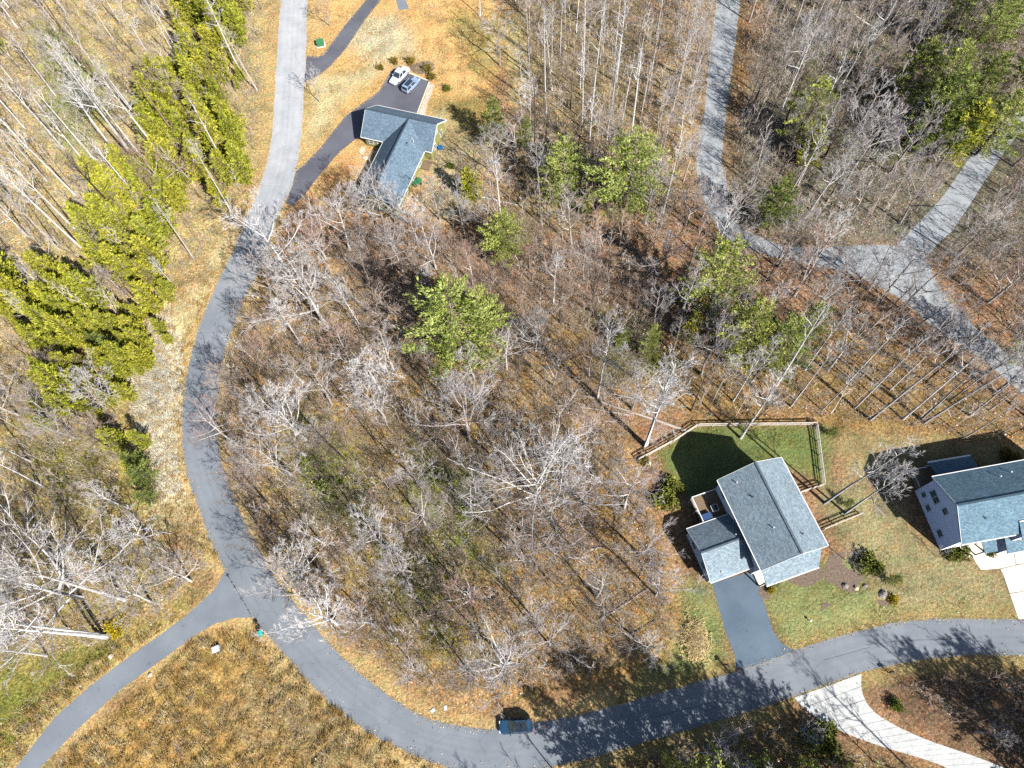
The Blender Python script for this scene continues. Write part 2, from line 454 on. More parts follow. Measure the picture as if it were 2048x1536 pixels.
HOUSE_CLEAR = [[(700, 200), (900, 230), (895, 310), (830, 430), (715, 430), (690, 300)], [(1360, 910), (1660, 910), (1665, 1110), (1640, 1180), (1400, 1180)], [(1810, 900), (2250, 880), (2250, 1120), (1820, 1120)]]
PAVED = [MAIN_POLY, SIDE_ROAD, LANE_POLY, LANE_ARM, DRIVE_TOP, DRIVE_A, DRIVE_B, DRIVE_C, DRIVE_D_POLY, PATH_TOP]
PAVED_G = [GP(p) for p in PAVED]
CLEAR_G = [GP(p) for p in HOUSE_CLEAR]


def smooth_chain(pts, n=4):
    """Catmull-Rom through points"""
    P = np.array(pts, float); out = []
    for i in range(len(P) - 1):
        p0, p1, p2, p3 = P[max(i - 1, 0)], P[i], P[i + 1], P[min(i + 2, len(P) - 1)]
        for k in range(n):
            t = k / n
            out.append(0.5 * ((2 * p1) + (p2 - p0) * t + (2 * p0 - 5 * p1 + 4 * p2 - p3) * t * t + (3 * p1 - p0 - 3 * p2 + p3) * t ** 3))
    return np.array(out + [P[-1]])


def ragged(P, amp, rnd):
    return P + np.array([[rnd.uniform(-amp, amp), rnd.uniform(-amp, amp)] for _ in P])


def ribbon(name, a, b, z, mat, parent=None, rnd=random.Random(1)):
    """sheet between two edge lines, edges slightly uneven"""
    A = ragged(smooth_chain(GP(a), 10), 0.12, rnd); B = ragged(smooth_chain(GP(b), 10), 0.12, rnd)
    m = MB(); n = min(len(A), len(B))
    ia = np.linspace(0, len(A) - 1, n).round().astype(int); ib = np.linspace(0, len(B) - 1, n).round().astype(int)
    vs = [(*A[i], z) for i in ia] + [(*B[i], z) for i in ib]
    m.add(vs, [(i, n + i, n + i + 1, i + 1) for i in range(n - 1)])
    o = m.build(name, mat, parent); uv = o.data.uv_layers.new(name='UVMap')
    for l in o.data.loops: uv.data[l.index].uv = (0.0 if l.vertex_index < n else 1.0, (l.vertex_index % n) * .1)
    return o


def sheet(name, pts, z, mat, parent=None):
    m = MB(); P = [tuple(p) for p in GP(pts)]
    if sum(P[i][0] * P[(i + 1) % len(P)][1] - P[(i + 1) % len(P)][0] * P[i][1] for i in range(len(P))) < 0: P.reverse()
    m.add([(x, y, z) for x, y in P], [tuple(range(len(P)))])
    return m.build(name, mat, parent)


# ------------------------------------------------------------------ ground
LITTER = C(170, 136, 106)
PAINT = [  # (outline in photo pixels, colour, feather metres, wildness 0..1)
    ([(-150, -80), (545, -80), (530, 300), (480, 440), (400, 560), (320, 640), (-150, 720)], C(204, 184, 126), 5, 0.8),
    ([(60, 30), (160, 60), (230, 200), (170, 330), (90, 250)], C(153, 163, 92), 4, 0.8),
    ([(-150, 720), (260, 720), (330, 1050), (410, 1130), (380, 1190), (150, 1330), (-150, 1480)], C(185, 167, 109), 5, 1),
    ([(40, 850), (180, 900), (220, 1010), (100, 1000)], C(146, 140, 70), 5, 1),
    ([(-150, 1480), (60, 1400), (200, 1310), (330, 1230), (420, 1170), (380, 1230), (180, 1370), (30, 1530), (-150, 1700)], C(176, 162, 90), 2, 0.9),
    ([(-150, 1330), (150, 1300), (230, 1290), (150, 1370), (20, 1480), (-150, 1560)], C(143, 143, 71), 4, 0.9),
    ([(440, 600), (700, 450), (1050, 640), (1250, 900), (1330, 1180), (1380, 1330), (900, 1420), (640, 1220), (470, 1000)], C(192, 158, 100), 6, 1),
    ([(520, 700), (800, 700), (980, 850), (1000, 1100), (860, 1250), (660, 1150), (560, 950)], C(182, 152, 92), 8, 1),
    ([(600, 830), (720, 900), (760, 1060), (640, 1060), (570, 950)], C(137, 148, 55), 4, 0.9),
    ([(820, 880), (960, 930), (1000, 1130), (900, 1180), (830, 1010)], C(135, 143, 54), 4, 0.9),
    ([(740, 1060), (860, 1080), (960, 1300), (860, 1300), (760, 1180)], C(143, 145, 60), 5, 0.9),
    ([(560, 620), (640, 640), (700, 760), (620, 740)], C(189, 150, 75), 4, 0.9),
    ([(1120, 930), (1280, 960), (1310, 1130), (1180, 1100)], C(185, 145, 77), 5, 0.9),
    ([(1080, 1180), (1330, 1180), (1360, 1290), (1150, 1330)], C(176, 145, 89), 5, 0.9),
    ([(1400, -80), (2300, -80), (2300, 560), (1880, 520), (1600, 500), (1450, 430)], C(134, 129, 111), 6, 1),
    ([(1560, 120), (1800, 90), (2000, 200), (1850, 330), (1650, 330)], C(110, 115, 89), 8, 1),
    ([(1330, -80), (1440, -80), (1400, 330), (1330, 420), (1300, 200)], C(180, 157, 115), 4, 0.9),
    ([(1470, 0), (1530, 0), (1500, 200), (1460, 330)], C(161, 121, 75), 3, 0.9),
    ([(1000, -80), (1330, -80), (1310, 200), (1330, 420), (1000, 480), (1040, 280)], C(165, 148, 106), 5, 1),
    ([(1400, 620), (1700, 640), (2050, 830), (2250, 960), (2250, 900), (2048, 900), (1900, 880), (1650, 860), (1390, 850), (1250, 800)], C(162, 134, 87), 4, 0.9),
    ([(1000, 600), (1200, 620), (1250, 800), (1100, 760)], C(183, 148, 93), 4, 0.9),
    ([(1180, 640), (1300, 640), (1340, 740), (1220, 760)], C(126, 134, 70), 4, 0.9),
    ([(640, 380), (720, 400), (840, 520), (820, 640), (700, 560)], C(181, 137, 88), 4, 0.8),
    ([(610, -80), (960, -80), (1010, 60), (1000, 250), (960, 420), (880, 440), (830, 420), (700, 430), (600, 400), (600, 200)], C(226, 182, 122), 3, 0.35),
    ([(900, 20), (1000, 40), (990, 150), (930, 130)], C(179, 160, 99), 3, 0.6),
    ([(870, 200), (980, 190), (980, 330), (900, 330)], C(166, 148, 92), 4, 0.7),
    ([(640, 350), (700, 320), (740, 400), (660, 420)], C(195, 152, 104), 2, 0.6),
    ([(700, 40), (800, 30), (820, 110), (720, 120)], C(211, 200, 167), 4, 0.5),
    ([(880, 240), (960, 300), (960, 420), (870, 440), (830, 400)], C(199, 182, 142), 3, 0.5),
    ([(600, 330), (690, 205), (780, 150), (700, 210), (640, 300), (598, 350)], C(215, 177, 116), 1.2, 0.3),
    ([(610, 160), (660, 150), (760, 130), (690, 200), (600, 310)], C(211, 196, 151), 2, 0.35),
    ([(1000, 60), (1040, 30), (1080, 190), (1020, 210)], C(199, 179, 127), 2, 0.5),
    ([(470, 440), (400, 560), (300, 620), (265, 720), (280, 860), (290, 1000), (350, 1060), (440, 1130), (400, 1020), (375, 890), (380, 760), (420, 600), (480, 470)], C(212, 196, 151), 2, 0.4),
    ([(275, 650), (345, 630), (370, 700), (366, 800), (362, 920), (375, 1000), (310, 1000), (275, 880), (262, 760)], C(244, 224, 172), 2, 0.3),
    ([(100, 1536), (390, 1275), (510, 1240), (640, 1390), (900, 1545), (900, 1700), (0, 1700)], C(192, 158, 96), 1.5, 0.75),
    ([(560, 1330), (720, 1460), (870, 1536), (560, 1536), (480, 1400)], C(162, 145, 110), 5, 0.8),
    ([(1100, 1545), (1330, 1490), (1580, 1420), (1700, 1490), (1880, 1545), (2000, 1800), (1000, 1900)], C(151, 131, 91), 2, 0.9),
    ([(1740, 1370), (1850, 1335), (2300, 1320), (2300, 1750), (2060, 1560), (1950, 1500), (1800, 1440)], C(131, 108, 86), 2, 0.9),
    ([(1300, 900), (1390, 855), (1650, 850), (1660, 980), (1560, 930), (1380, 1000), (1330, 960)], C(125, 136, 83), 1.2, 0.2),
    ([(1365, 1150), (1425, 1165), (1475, 1330), (1400, 1365), (1240, 1400), (1360, 1280)], C(143, 149, 98), 2, 0.25),
    ([(1500, 1160), (1660, 1110), (1760, 1120), (1800, 1236), (1730, 1256), (1590, 1300), (1560, 1284), (1530, 1200)], C(151, 154, 103), 1, 0.2),
    ([(1640, 1000), (1720, 960), (1860, 1080), (1960, 1130), (2010, 1140), (2040, 1240), (1780, 1250), (1700, 1130)], C(166, 155, 116), 2, 0.25),
    ([(1690, 880), (1800, 870), (2000, 890), (2250, 900), (2250, 960), (1950, 930), (1850, 940), (1830, 980), (1700, 950)], C(166, 150, 108), 1.5, 0.4),
]


def build_ground():
    xs = np.concatenate([[-2500, -1400, -800, -450, -280, -190], np.arange(-145, 165.1, 0.95), [210, 300, 480, 820, 1400, 2500]])
    ys = np.concatenate([[-2500, -1400, -800, -420, -220, -120, -80], np.arange(-45, 190.1, 0.95), [230, 300, 450, 800, 1400, 2500]])
    X, Y = np.meshgrid(xs, ys); P = np.c_[X.ravel(), Y.ravel()]
    col = np.tile(np.array(LITTER), (len(P), 1)); wild = np.ones(len(P))
    near = (np.abs(P[:, 0]) < 170) & (P[:, 1] > -60) & (P[:, 1] < 200)
    rs = np.random.RandomState(4)
    wob = np.zeros(len(P))
    for _ in range(14):                                   # uneven borders between ground covers
        k = rs.uniform(-1, 1, 2) * rs.choice([0.25, 0.6, 1.1]); wob += np.sin(P @ k + rs.uniform(0, 6)) * 0.35
    for poly, c, fe, w in PAINT:
        d = np.full(len(P), 99.0); d[near] = sdist(P[near], GP(poly)); d += wob * min(1, fe / 3)
        a = np.clip(0.5 - d / (2 * fe), 0, 1); a = a * a * (3 - 2 * a)
        col = col * (1 - a[:, None]) + np.array(c) * a[:, None]; wild = wild * (1 - a) + w * a
    # verge: mown dry grass along the pavements
    for g, wdt in ((PAVED_G[0], 2.6), (PAVED_G[1], 1.8)):
        d = np.full(len(P), 99.0); d[near] = sdist(P[near], g); d += wob * 0.5
        a = np.clip((wdt - d) / 1.6, 0, 1) * 0.85
        px = PX(P); green = (px[:, 0] > 1240)
        vc = np.where(green[:, None], np.array(C(172, 154, 104)), np.array(C(208, 180, 126)))
        col = col * (1 - a[:, None]) + vc * a[:, None]; wild = wild * (1 - a) + 0.35 * a
    Z = np.zeros(len(P))
    for _ in range(22):
        k = rs.uniform(-1, 1, 2) * rs.choice([0.3, 0.8, 1.6]); Z += np.sin(P @ k + rs.uniform(0, 6)) * 0.05
    dp = np.full(len(P), 99.0)
    for g in PAVED_G + CLEAR_G: dp[near] = np.minimum(dp[near], sdist(P[near], g))
    Z = (Z - 0.02) * np.clip((dp - 1.0) / 4.0, 0, 1) * near
    nx, ny = len(xs), len(ys)
    i, j = np.meshgrid(np.arange(nx - 1), np.arange(ny - 1)); q = (j * nx + i).ravel()
    me = tri_mesh('ground', np.c_[P, Z], np.c_[q, q + 1, q + nx + 1, q + nx], 'ground_cover')
    a = me.attributes.new('Col', 'FLOAT_COLOR', 'POINT'); a.data.foreach_set('color', np.c_[col, np.ones(len(P))].astype(np.float32).ravel())
    a = me.attributes.new('Wild', 'FLOAT', 'POINT'); a.data.foreach_set('value', wild.astype(np.float32))
    me.shade_smooth()
    tag(link('ground', me), 'leaf litter and dry grass ground under the woods', None, None, 'structure')


build_ground()


# ------------------------------------------------------------------ roads and drives
def structure(o, label): return tag(o, label, None, None, 'structure')


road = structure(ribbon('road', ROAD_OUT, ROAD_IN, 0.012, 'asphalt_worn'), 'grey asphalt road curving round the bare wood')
side = structure(sheet('side_road', SIDE_ROAD, 0.008, 'asphalt_grey'), 'narrow asphalt side road joining the bend at lower left')
structure(ribbon('lane', LANE_L, LANE_R, 0.01, 'concrete_grey'), 'pale grey private lane through the woods on the right')
structure(sheet('lane_branch', LANE_ARM, 0.014, 'concrete_grey'), 'pale branch of the lane climbing to the upper right')
structure(sheet('neighbour_driveway', DRIVE_TOP, 0.006, 'asphalt_dark'), 'dark asphalt driveway leaving the upper road')
drive_a = structure(sheet('parking_driveway', DRIVE_A, 0.006, 'asphalt_dark'), 'dark asphalt driveway and parking pad by the upper house')
structure(sheet('garage_driveway', DRIVE_B, 0.018, 'asphalt_blue'), 'blue grey asphalt driveway of the middle house')
structure(sheet('short_path', PATH_TOP, 0.008, 'asphalt_grey'), 'short grey path end at the top edge')


def strip(name, pts, w, z0, z1, mat, parent=None):
    """kerb-like strip along a photo polyline"""
    m = MB(); P = GP(pts)
    for a, b in zip(P[:-1], P[1:]): m.bar((*a, (z0 + z1) / 2), (*b, (z0 + z1) / 2), w, z1 - z0)
    return m.build(name, mat, parent)


strip('kerb', [(817, 146), (859, 163)], 0.22, 0.0, 0.12, 'concrete_cream', drive_a)
strip('kerb', [(858.5, 164), (834, 228)], 0.16, 0.0, 0.11, 'concrete_cream', drive_a)
sheet('gravel_strip', [(860, 166), (868, 170), (862, 190), (848, 232), (836, 230)], 0.01, 'gravel', drive_a)
# cracked seam and dark sealant where the side road meets the bend
_rnd = random.Random(7)
seam = MB(); P = smooth_chain(GP([(451, 1143), (463, 1163), (478, 1188), (492, 1212), (504, 1234)]), 8)
for k in range(len(P) - 1):
    w = _rnd.choice([0.05, 0.08, 0.12, 0.35, 0.5]) if k % 3 == 0 else _rnd.uniform(0.05, 0.2)
    if _rnd.random() < 0.8: seam.bar((*P[k], 0.016), (*P[k + 1], 0.016), w, 0.006)
seam.build('crack_seal', 'seal_crack', road)
for pts in ([(1730, 1290), (1790, 1283), (1850, 1280), (1940, 1277)], [(1650, 1320), (1700, 1305), (1740, 1294)], [(1290, 1440), (1370, 1418), (1430, 1405)], [(508, 1150), (512, 1160), (511, 1167)], [(1400, 1425), (1460, 1404)], [(1130, 1478), (1200, 1462)]):
    m = MB(); P = ragged(smooth_chain(GP(pts), 5), 0.05, _rnd)
    for a, b in zip(P[:-1], P[1:]): m.bar((*a, 0.0145), (*b, 0.0145), 0.045, 0.004)
    m.build('crack_seal', 'seal_crack', road)


def slab_drive(name, A, B, count, z, mat, label, split=False):
    """concrete drive cast in slabs with open joints"""
    o = tag(link(name, None), label, None, None, 'structure')
    A = smooth_chain(GP(A), 10); B = smooth_chain(GP(B), 10)

    def at(P, t):
        s = np.r_[0, np.cumsum(np.hypot(*np.diff(P, axis=0).T))]; s /= s[-1]
        return np.array([np.interp(t, s, P[:, 0]), np.interp(t, s, P[:, 1])])
    r = random.Random(3)
    base = MB(); n = 40
    base.add([(*at(A, i / n), z - 0.03) for i in range(n + 1)] + [(*at(B, i / n), z - 0.03) for i in range(n + 1)], [(i, n + 1 + i, n + 2 + i, i + 1) for i in range(n)])
    base.build('joint_bed', 'stone_grey', o)
    for k in range(count):
        t0, t1 = k / count + 0.0008, (k + 1) / count - 0.0008
        ts = np.linspace(t0, t1, 4)
        for h0, h1 in (((0, 0.497), (0.503, 1)) if split else ((0, 1),)):
            poly = [at(A, t) * (1 - h0) + at(B, t) * h0 for t in ts] + [at(A, t) * (1 - h1) + at(B, t) * h1 for t in ts[::-1]]
            MB().prism([tuple(p) for p in poly], -0.05, z + r.uniform(-0.004, 0.004)).build('slab', mat, o)
    return o


slab_drive('concrete_driveway', DRIVE_D_U, DRIVE_D_L, 20, 0.045, 'concrete_old', 'weathered concrete driveway forking off the road at lower right')
dc = tag(link('cream_driveway', None), 'bright cream concrete driveway of the right hand house', None, None, 'structure')
for poly in ([(1944, 1112), (1952, 1126), (1962, 1140), (1985, 1138), (2000, 1137), (2031, 1130), (2026, 1101)], [(2000.6, 1138.6), (2007, 1150), (2019, 1186), (2060, 1180), (2051, 1126), (2032, 1131)], [(2019.6, 1187.8), (2037, 1238), (2090, 1239), (2082, 1177)], [(2027.4, 1100), (2032, 1129), (2110, 1114), (2110, 1085)], [(2052.5, 1126), (2062, 1180), (2120, 1172), (2120, 1113)]):
    MB().prism([tuple(p) for p in GP(poly)], -0.05, 0.04).build('slab', 'concrete_cream', dc)


# ------------------------------------------------------------------ houses
def window(parent, c, u, w, h, name='window', mat='glass_dark', n=None):
    """window with frame and pane; c centre, u unit vector along the wall, n outward normal"""
    c, u, n = Vector(c), Vector(u).normalized(), Vector(n).normalized(); up = Vector((0, 0, 1)); f = 0.09
    fr = MB()
    for s in (-1, 1):
        fr.bar(c + u * s * w / 2 - up * (h / 2 + f / 2) + n * .03, c + u * s * w / 2 + up * (h / 2 + f / 2) + n * .03, f, 0.08)
        fr.bar(c - u * (w / 2 - f / 2) + up * s * h / 2 + n * .03, c + u * (w / 2 - f / 2) + up * s * h / 2 + n * .03, 0.08, f)
    fr.bar(c - u * (w / 2 - f / 2) + n * .03, c + u * (w / 2 - f / 2) + n * .03, 0.05, 0.05)
    o = fr.build(name, 'trim_white', parent)
    a, b = c - u * (w / 2 - .04) - up * (h / 2 - .04) + n * .012, c + u * (w / 2 - .04) + up * (h / 2 - .04) + n * .012
    p = MB(); q = [a, Vector((b.x, b.y, a.z)), b, Vector((a.x, a.y, b.z))]
    p.add(q + [v - n * 0.008 for v in q], [(0, 1, 2, 3), (7, 6, 5, 4), (0, 4, 5, 1), (1, 5, 6, 2), (2, 6, 7, 3), (3, 7, 4, 0)])
    p.build('pane', mat, o)
    return o


def gable_body(m, x0, x1, y0, y1, z0, ze, zr, axis='x'):
    """pentagonal house body"""
    if axis == 'x':
        ym = (y0 + y1) / 2; prof = [(y0, z0), (y1, z0), (y1, ze), (ym, zr), (y0, ze)]
        vs = [(x0, y, z) for y, z in prof] + [(x1, y, z) for y, z in prof]
    else:
        xm = (x0 + x1) / 2; prof = [(x0, z0), (x1, z0), (x1, ze), (xm, zr), (x0, ze)]
        vs = [(x, y1, z) for x, z in prof] + [(x, y0, z) for x, z in prof]
    return m.add(vs, [(4, 3, 2, 1, 0), (5, 6, 7, 8, 9)] + [(i, (i + 1) % 5, 5 + (i + 1) % 5, 5 + i) for i in range(5)])


def pipe(parent, x, y, z, h=0.55, r=0.07, mat='metal_white'):
    MB().lathe((x, y, z), [(r, 0), (r, h), (r * 1.5, h), (r * 1.5, h + .06)], 8).build('vent_pipe', mat, parent)


# upper house: long gable with a wing toward the viewer
HA = thing('slate_roof_house', (-21.53, 114.86, 0), math.radians(-23.1), 'slate roofed L-shaped house beside the parking pad with two cars', 'house')
ZE, ZR = 2.8, 6.0
m = MB(); gable_body(m, 0.25, 14.6, -8.35, -0.45, 0, 2.62, 5.65); m.build('wall', 'siding_olive', HA)
m = MB(); gable_body(m, 5.1, 13.1, -23.3, -4.5, 0, 2.62, 5.6, 'y'); m.build('wall', 'siding_olive', HA)
T = 0.16
rf = MB().slab([(-.3, 0, ZE), (15.1, 0, ZE), (15.1, -4.4, ZR), (-.3, -4.4, ZR)], T).build('roof', 'shingle_slate', HA, uv=True)
tag(rf, 'narrow back slope of the slate roof')
MB().slab([(-.3, -4.4, ZR), (9.1, -4.4, ZR), (4.7, -8.8, ZE), (-.3, -8.8, ZE)], T).build('roof', 'shingle_slate', HA, uv=True)
MB().slab([(9.1, -4.4, ZR), (15.1, -4.4, ZR), (15.1, -8.8, ZE), (13.5, -8.8, ZE)], T).build('roof', 'shingle_slate', HA, uv=True)
MB().slab([(9.1, -4.42, ZR - .01), (9.1, -23.8, ZR - .01), (4.65, -23.8, ZE - .03), (4.65, -8.86, ZE - .03)], T).build('roof', 'shingle_slate', HA, uv=True)
MB().slab([(9.1, -4.42, ZR - .01), (13.55, -8.86, ZE - .03), (13.55, -23.8, ZE - .03), (9.1, -23.8, ZR - .01)], T).build('roof', 'shingle_slate', HA, uv=True)
m = MB(); m.bar((-.3, -4.4, ZR + .02), (15.1, -4.4, ZR + .02), .3, .05); m.build('ridge_cap', 'shingle_slate', HA)
m = MB(); m.bar((9.1, -4.6, ZR + .02), (9.1, -23.8, ZR + .02), .3, .05); m.build('ridge_cap', 'shingle_slate', HA)
for a, b in (((-.3, .06, ZE - .1), (15.1, .06, ZE - .1)), ((-.3, -8.87, ZE - .1), (4.55, -8.87, ZE - .1)), ((13.66, -8.87, ZE - .1), (15.1, -8.87, ZE - .1)), ((4.58, -9.0, ZE - .14), (4.58, -23.8, ZE - .14)), ((13.62, -9.0, ZE - .14), (13.62, -23.8, ZE - .14))):
    MB().bar(a, b, .13, .13).build('gutter', 'trim_white', HA)
for s in ((-.33, 0), (15.13, 0)):
    m = MB(); x = s[0]
    m.bar((x, 0, ZE - .08), (x, -4.4, ZR - .08), .05, .2); m.bar((x, -4.4, ZR - .08), (x, -8.8, ZE - .08), .05, .2); m.build('rake_board', 'trim_white', HA)
pipe(HA, 11.4, -8.6, 4.3); pipe(HA, 11.0, -8.2, 4.5, .4); pipe(HA, 10.6, -9.8, 4.9, .3, .09, 'black_matte')
for y in (-2.6, -6.2): window(HA, (14.62, y, 1.6), (0, 1, 0), 1.1, 1.3, n=(1, 0, 0))
window(HA, (14.62, -4.4, 3.9), (0, 1, 0), .8, .9, n=(1, 0, 0))
for y in (-11, -14.5, -18.5): window(HA, (13.12, y, 1.5), (0, 1, 0), 1.2, 1.3, n=(1, 0, 0))
for x in (1.5, 3.4): window(HA, (x, -8.37, 1.5), (1, 0, 0), 1.0, 1.2, n=(0, -1, 0))
MB().box(5.06, 5.1, -11.4, -10.4, 0.05, 2.1).build('door', 'wood_deck', HA)
m = MB(); m.box(13.2, 14.9, -11.2, -9.0, .02, .3); m.build('step', 'wood_deck', HA)
for x, y, sx, sy in ((-0.2, -9.9, 1.3, 1.8), (2.7, -9.6, .9, .7), (1.3, -11.6, 1.6, .9), (3.4, -11.0, .8, .6)):      # flat stones of the little terrace
    rr = random.Random(int(x * 10)); poly = [(x + sx * .5 * math.cos(a) * rr.uniform(.8, 1.1), y + sy * .6 * math.sin(a) * rr.uniform(.8, 1.1)) for a in np.linspace(0, 2 * math.pi, 9)[:-1]]
    o = MB().prism(poly, 0, 0.14).build('terrace_stone', 'stone_pale', HA)

# middle house: two storey gable, garage wing, front porch
HB = thing('grey_gable_house', (29.35, 27.61, 0), math.radians(-76.6), 'two storey house with grey gable roof and attached garage wing', 'house')
ZE, ZR = 6.5, 9.7
m = MB(); gable_body(m, 0.35, 13.8, 0.4, 10.2, 0, 6.3, 9.3); m.build('wall', 'siding_white', HB)
MB().slab([(0, 0, ZE), (14.15, 0, ZE), (14.1, 5.3, ZR), (0, 5.3, ZR)], T).build('roof', 'shingle_grey', HB, uv=True)
MB().slab([(0, 5.3, ZR), (14.1, 5.3, ZR), (14.15, 10.6, ZE), (0, 10.6, ZE)], T).build('roof', 'shingle_grey', HB, uv=True)
MB().slab([(13.85, 0.45, 5.75), (13.85, 10.1, 5.75), (16.35, 8.75, 4.35), (16.25, 0.45, 4.35)], T).build('porch_roof', 'shingle_grey', HB, uv=True)
m = MB(); m.box(13.8, 15.9, 0.8, 8.6, 0, 0.3); m.build('porch_floor', 'concrete_cream', HB)
for y in (0.8, 4.5, 8.3): MB().box(15.7, 15.9, y - .1, y + .1, .3, 4.32).build('porch_post', 'trim_white', HB)
MB().bar((-.02, 5.3, ZR + .02), (14.1, 5.3, ZR + .02), .3, .05).build('ridge_cap', 'shingle_grey', HB)
for a, b in (((0, -.07, ZE - .1), (14.15, -.07, ZE - .1)), ((0, 10.67, ZE - .1), (14.15, 10.67, ZE - .1)), ((16.34, .42, 4.27), (16.42, 8.78, 4.27))):
    MB().bar(a, b, .14, .14).build('gutter', 'trim_white', HB)
for x in (-.03, 14.18):
    m = MB(); m.bar((x, 0, ZE - .08), (x, 5.3, ZR - .08), .05, .22); m.bar((x, 5.3, ZR - .08), (x, 10.6, ZE - .08), .05, .22); m.build('rake_board', 'trim_white', HB)
# garage wing
m = MB(); gable_body(m, 5.15, 12.75, -6.2, .38, 0, 3.0, 5.2, 'y'); m.build('garage_wall', 'siding_white', HB)
GE, GR = 3.2, 5.45
MB().slab([(4.8, -6.6, GE), (8.97, -6.6, GR), (8.97, .35, GR), (4.8, .35, GE)], T).build('garage_roof', 'shingle_grey', HB, uv=True)
MB().slab([(8.97, -6.6, GR), (13.15, -6.6, GE), (13.15, .35, GE), (8.97, .35, GR)], T).build('garage_roof', 'shingle_grey', HB, uv=True)
MB().bar((8.97, -6.6, GR + .02), (8.97, .3, GR + .02), .28, .05).build('ridge_cap', 'shingle_grey', HB)
for a, b in (((4.73, -6.6, GE - .1), (4.73, .3, GE - .1)), ((13.22, -6.6, GE - .1), (13.22, .3, GE - .1))): MB().bar(a, b, .14, .14).build('gutter', 'trim_white', HB)
m = MB(); m.bar((4.8, -6.63, GE - .08), (8.97, -6.63, GR - .08), .05, .2); m.bar((8.97, -6.63, GR - .08), (13.15, -6.63, GE - .08), .05, .2); m.build('rake_board', 'trim_white', HB)
o = MB().box(12.76, 12.82, -5.6, -.6, .05, 2.5).build('garage_door', 'trim_white', HB)
for k in range(3):
    MB().box(12.82, 12.85, -5.5, -.7, .15 + k * .8, .85 + k * .8).build('door_panel', 'siding_white', o)
for x in (2, 6.5, 11): window(HB, (x, .38, 5.0), (1, 0, 0), 1.1, 1.4, n=(0, -1, 0))
for y in (2.6, 5.3, 8.0): window(HB, (13.82, y, 6.7 if y == 5.3 else 2.2), (0, 1, 0), 1.2, 1.3, n=(1, 0, 0))
for x in (7.2, 10.4): window(HB, (x, -6.22, 1.8), (1, 0, 0), 1.0, 1.1, n=(0, -1, 0))
pipe(HB, 1.6, 2.0, 7.6, .5); pipe(HB, 12.4, -4.6, 3.5, .4, .06); pipe(HB, 8.2, -.7, 5.0, .4, .06)
# rear deck on the left, in the shade of the house
dk = MB()
m = MB(); m.box(0.5, 4.6, -3.9, .35, 2.35, 2.5); dk = m.build('deck', 'wood_deck', HB)
for k in range(12):
    MB().box(.5 + k * .342 + .01, .5 + (k + 1) * .342 - .02, -3.95, .34, 2.503, 2.54).build('deck_board', 'wood_deck', dk)
for x, y in ((.6, -3.8), (4.5, -3.8), (2.5, -3.8), (.6, -1.8)):
    MB().box(x - .07, x + .07, y - .07, y + .07, 0, 3.5).build('deck_post', 'trim_white', HB)
m = MB(); m.bar((.6, -3.8, 3.45), (4.5, -3.8, 3.45), .12, .07); m.bar((.6, -3.8, 3.45), (.6, .3, 3.45), .12, .07); m.bar((.6, -3.8, 2.9), (4.5, -3.8, 2.9), .05, .05); m.build('deck_rail', 'trim_white', HB)

# right hand house: long two storey gable running out of the picture
HC = thing('lilac_gable_house', (61.27, 24.71, 0), math.radians(4.3), 'two storey pale lilac house with blue grey roof at right edge', 'house')
ZE, ZR = 6.5, 9.4
m = MB(); gable_body(m, 0.05, 21.6, -9.8, -.4, 0, 6.3, 9.0); m.build('wall', 'siding_lilac', HC)
MB().slab([(-.35, 0, ZE), (22, 0, ZE), (22, -5.1, ZR), (-.35, -5.1, ZR)], T).build('roof', 'shingle_blue', HC, uv=True)
MB().slab([(-.35, -5.1, ZR), (22, -5.1, ZR), (22, -10.2, ZE), (-.35, -10.2, ZE)], T).build('roof', 'shingle_blue', HC, uv=True)
MB().bar((-.35, -5.1, ZR + .02), (22, -5.1, ZR + .02), .3, .05).build('ridge_cap', 'shingle_blue', HC)
for a, b in (((-.35, .07, ZE - .1), (22, .07, ZE - .1)), ((-.35, -10.27, ZE - .1), (7.7, -10.27, ZE - .1)), ((-.35, -10.27, ZE - .1), (-.35, -10.1, ZE - .1))):
    MB().bar(a, b, .14, .14).build('gutter', 'trim_white', HC)
m = MB(); m.bar((-.38, 0, ZE - .08), (-.38, -5.1, ZR - .08), .05, .22); m.bar((-.38, -5.1, ZR - .08), (-.38, -10.2, ZE - .08), .05, .22); m.build('rake_board', 'trim_white', HC)
for y, z, w, h in ((-2.1, 4.4, .9, 1.5), (-3.1, 4.4, .9, 1.5), (-5.1, 5.4, .9, 1.2), (-1.6, 1.9, .7, 1.1), (-3.6, 1.6, .9, 1.1), (-7.6, 1.8, 1.0, 1.2)):
    window(HC, (.04, y, z), (0, 1, 0), w, h, mat='glass_green', n=(-1, 0, 0))
# front: bay with own roof, entry hood, garage roof
MB().box(7.9, 21.5, -11.8, -9.7, 0, 3.05).build('front_wall', 'siding_lilac', HC)
MB().slab([(7.6, -9.9, 4.1), (22, -9.9, 4.1), (22, -12.3, 3.1), (7.6, -12.3, 3.1)], T).build('garage_roof', 'shingle_blue', HC, uv=True)
MB().bar((7.6, -12.37, 3.02), (22, -12.37, 3.02), .12, .12).build('gutter', 'trim_white', HC)
MB().slab([(4.4, -9.75, 3.6), (6.7, -9.75, 3.6), (6.5, -11.7, 2.9), (4.6, -11.7, 2.9)], .12).build('entry_roof', 'shingle_blue', HC, uv=True)
for x in (4.75, 6.35): MB().box(x - .09, x + .09, -11.5, -11.32, .2, 2.86).build('porch_post', 'trim_white', HC)
MB().box(3.0, 7.4, -11.6, -9.82, 0, .25).build('porch_floor', 'concrete_cream', HC)
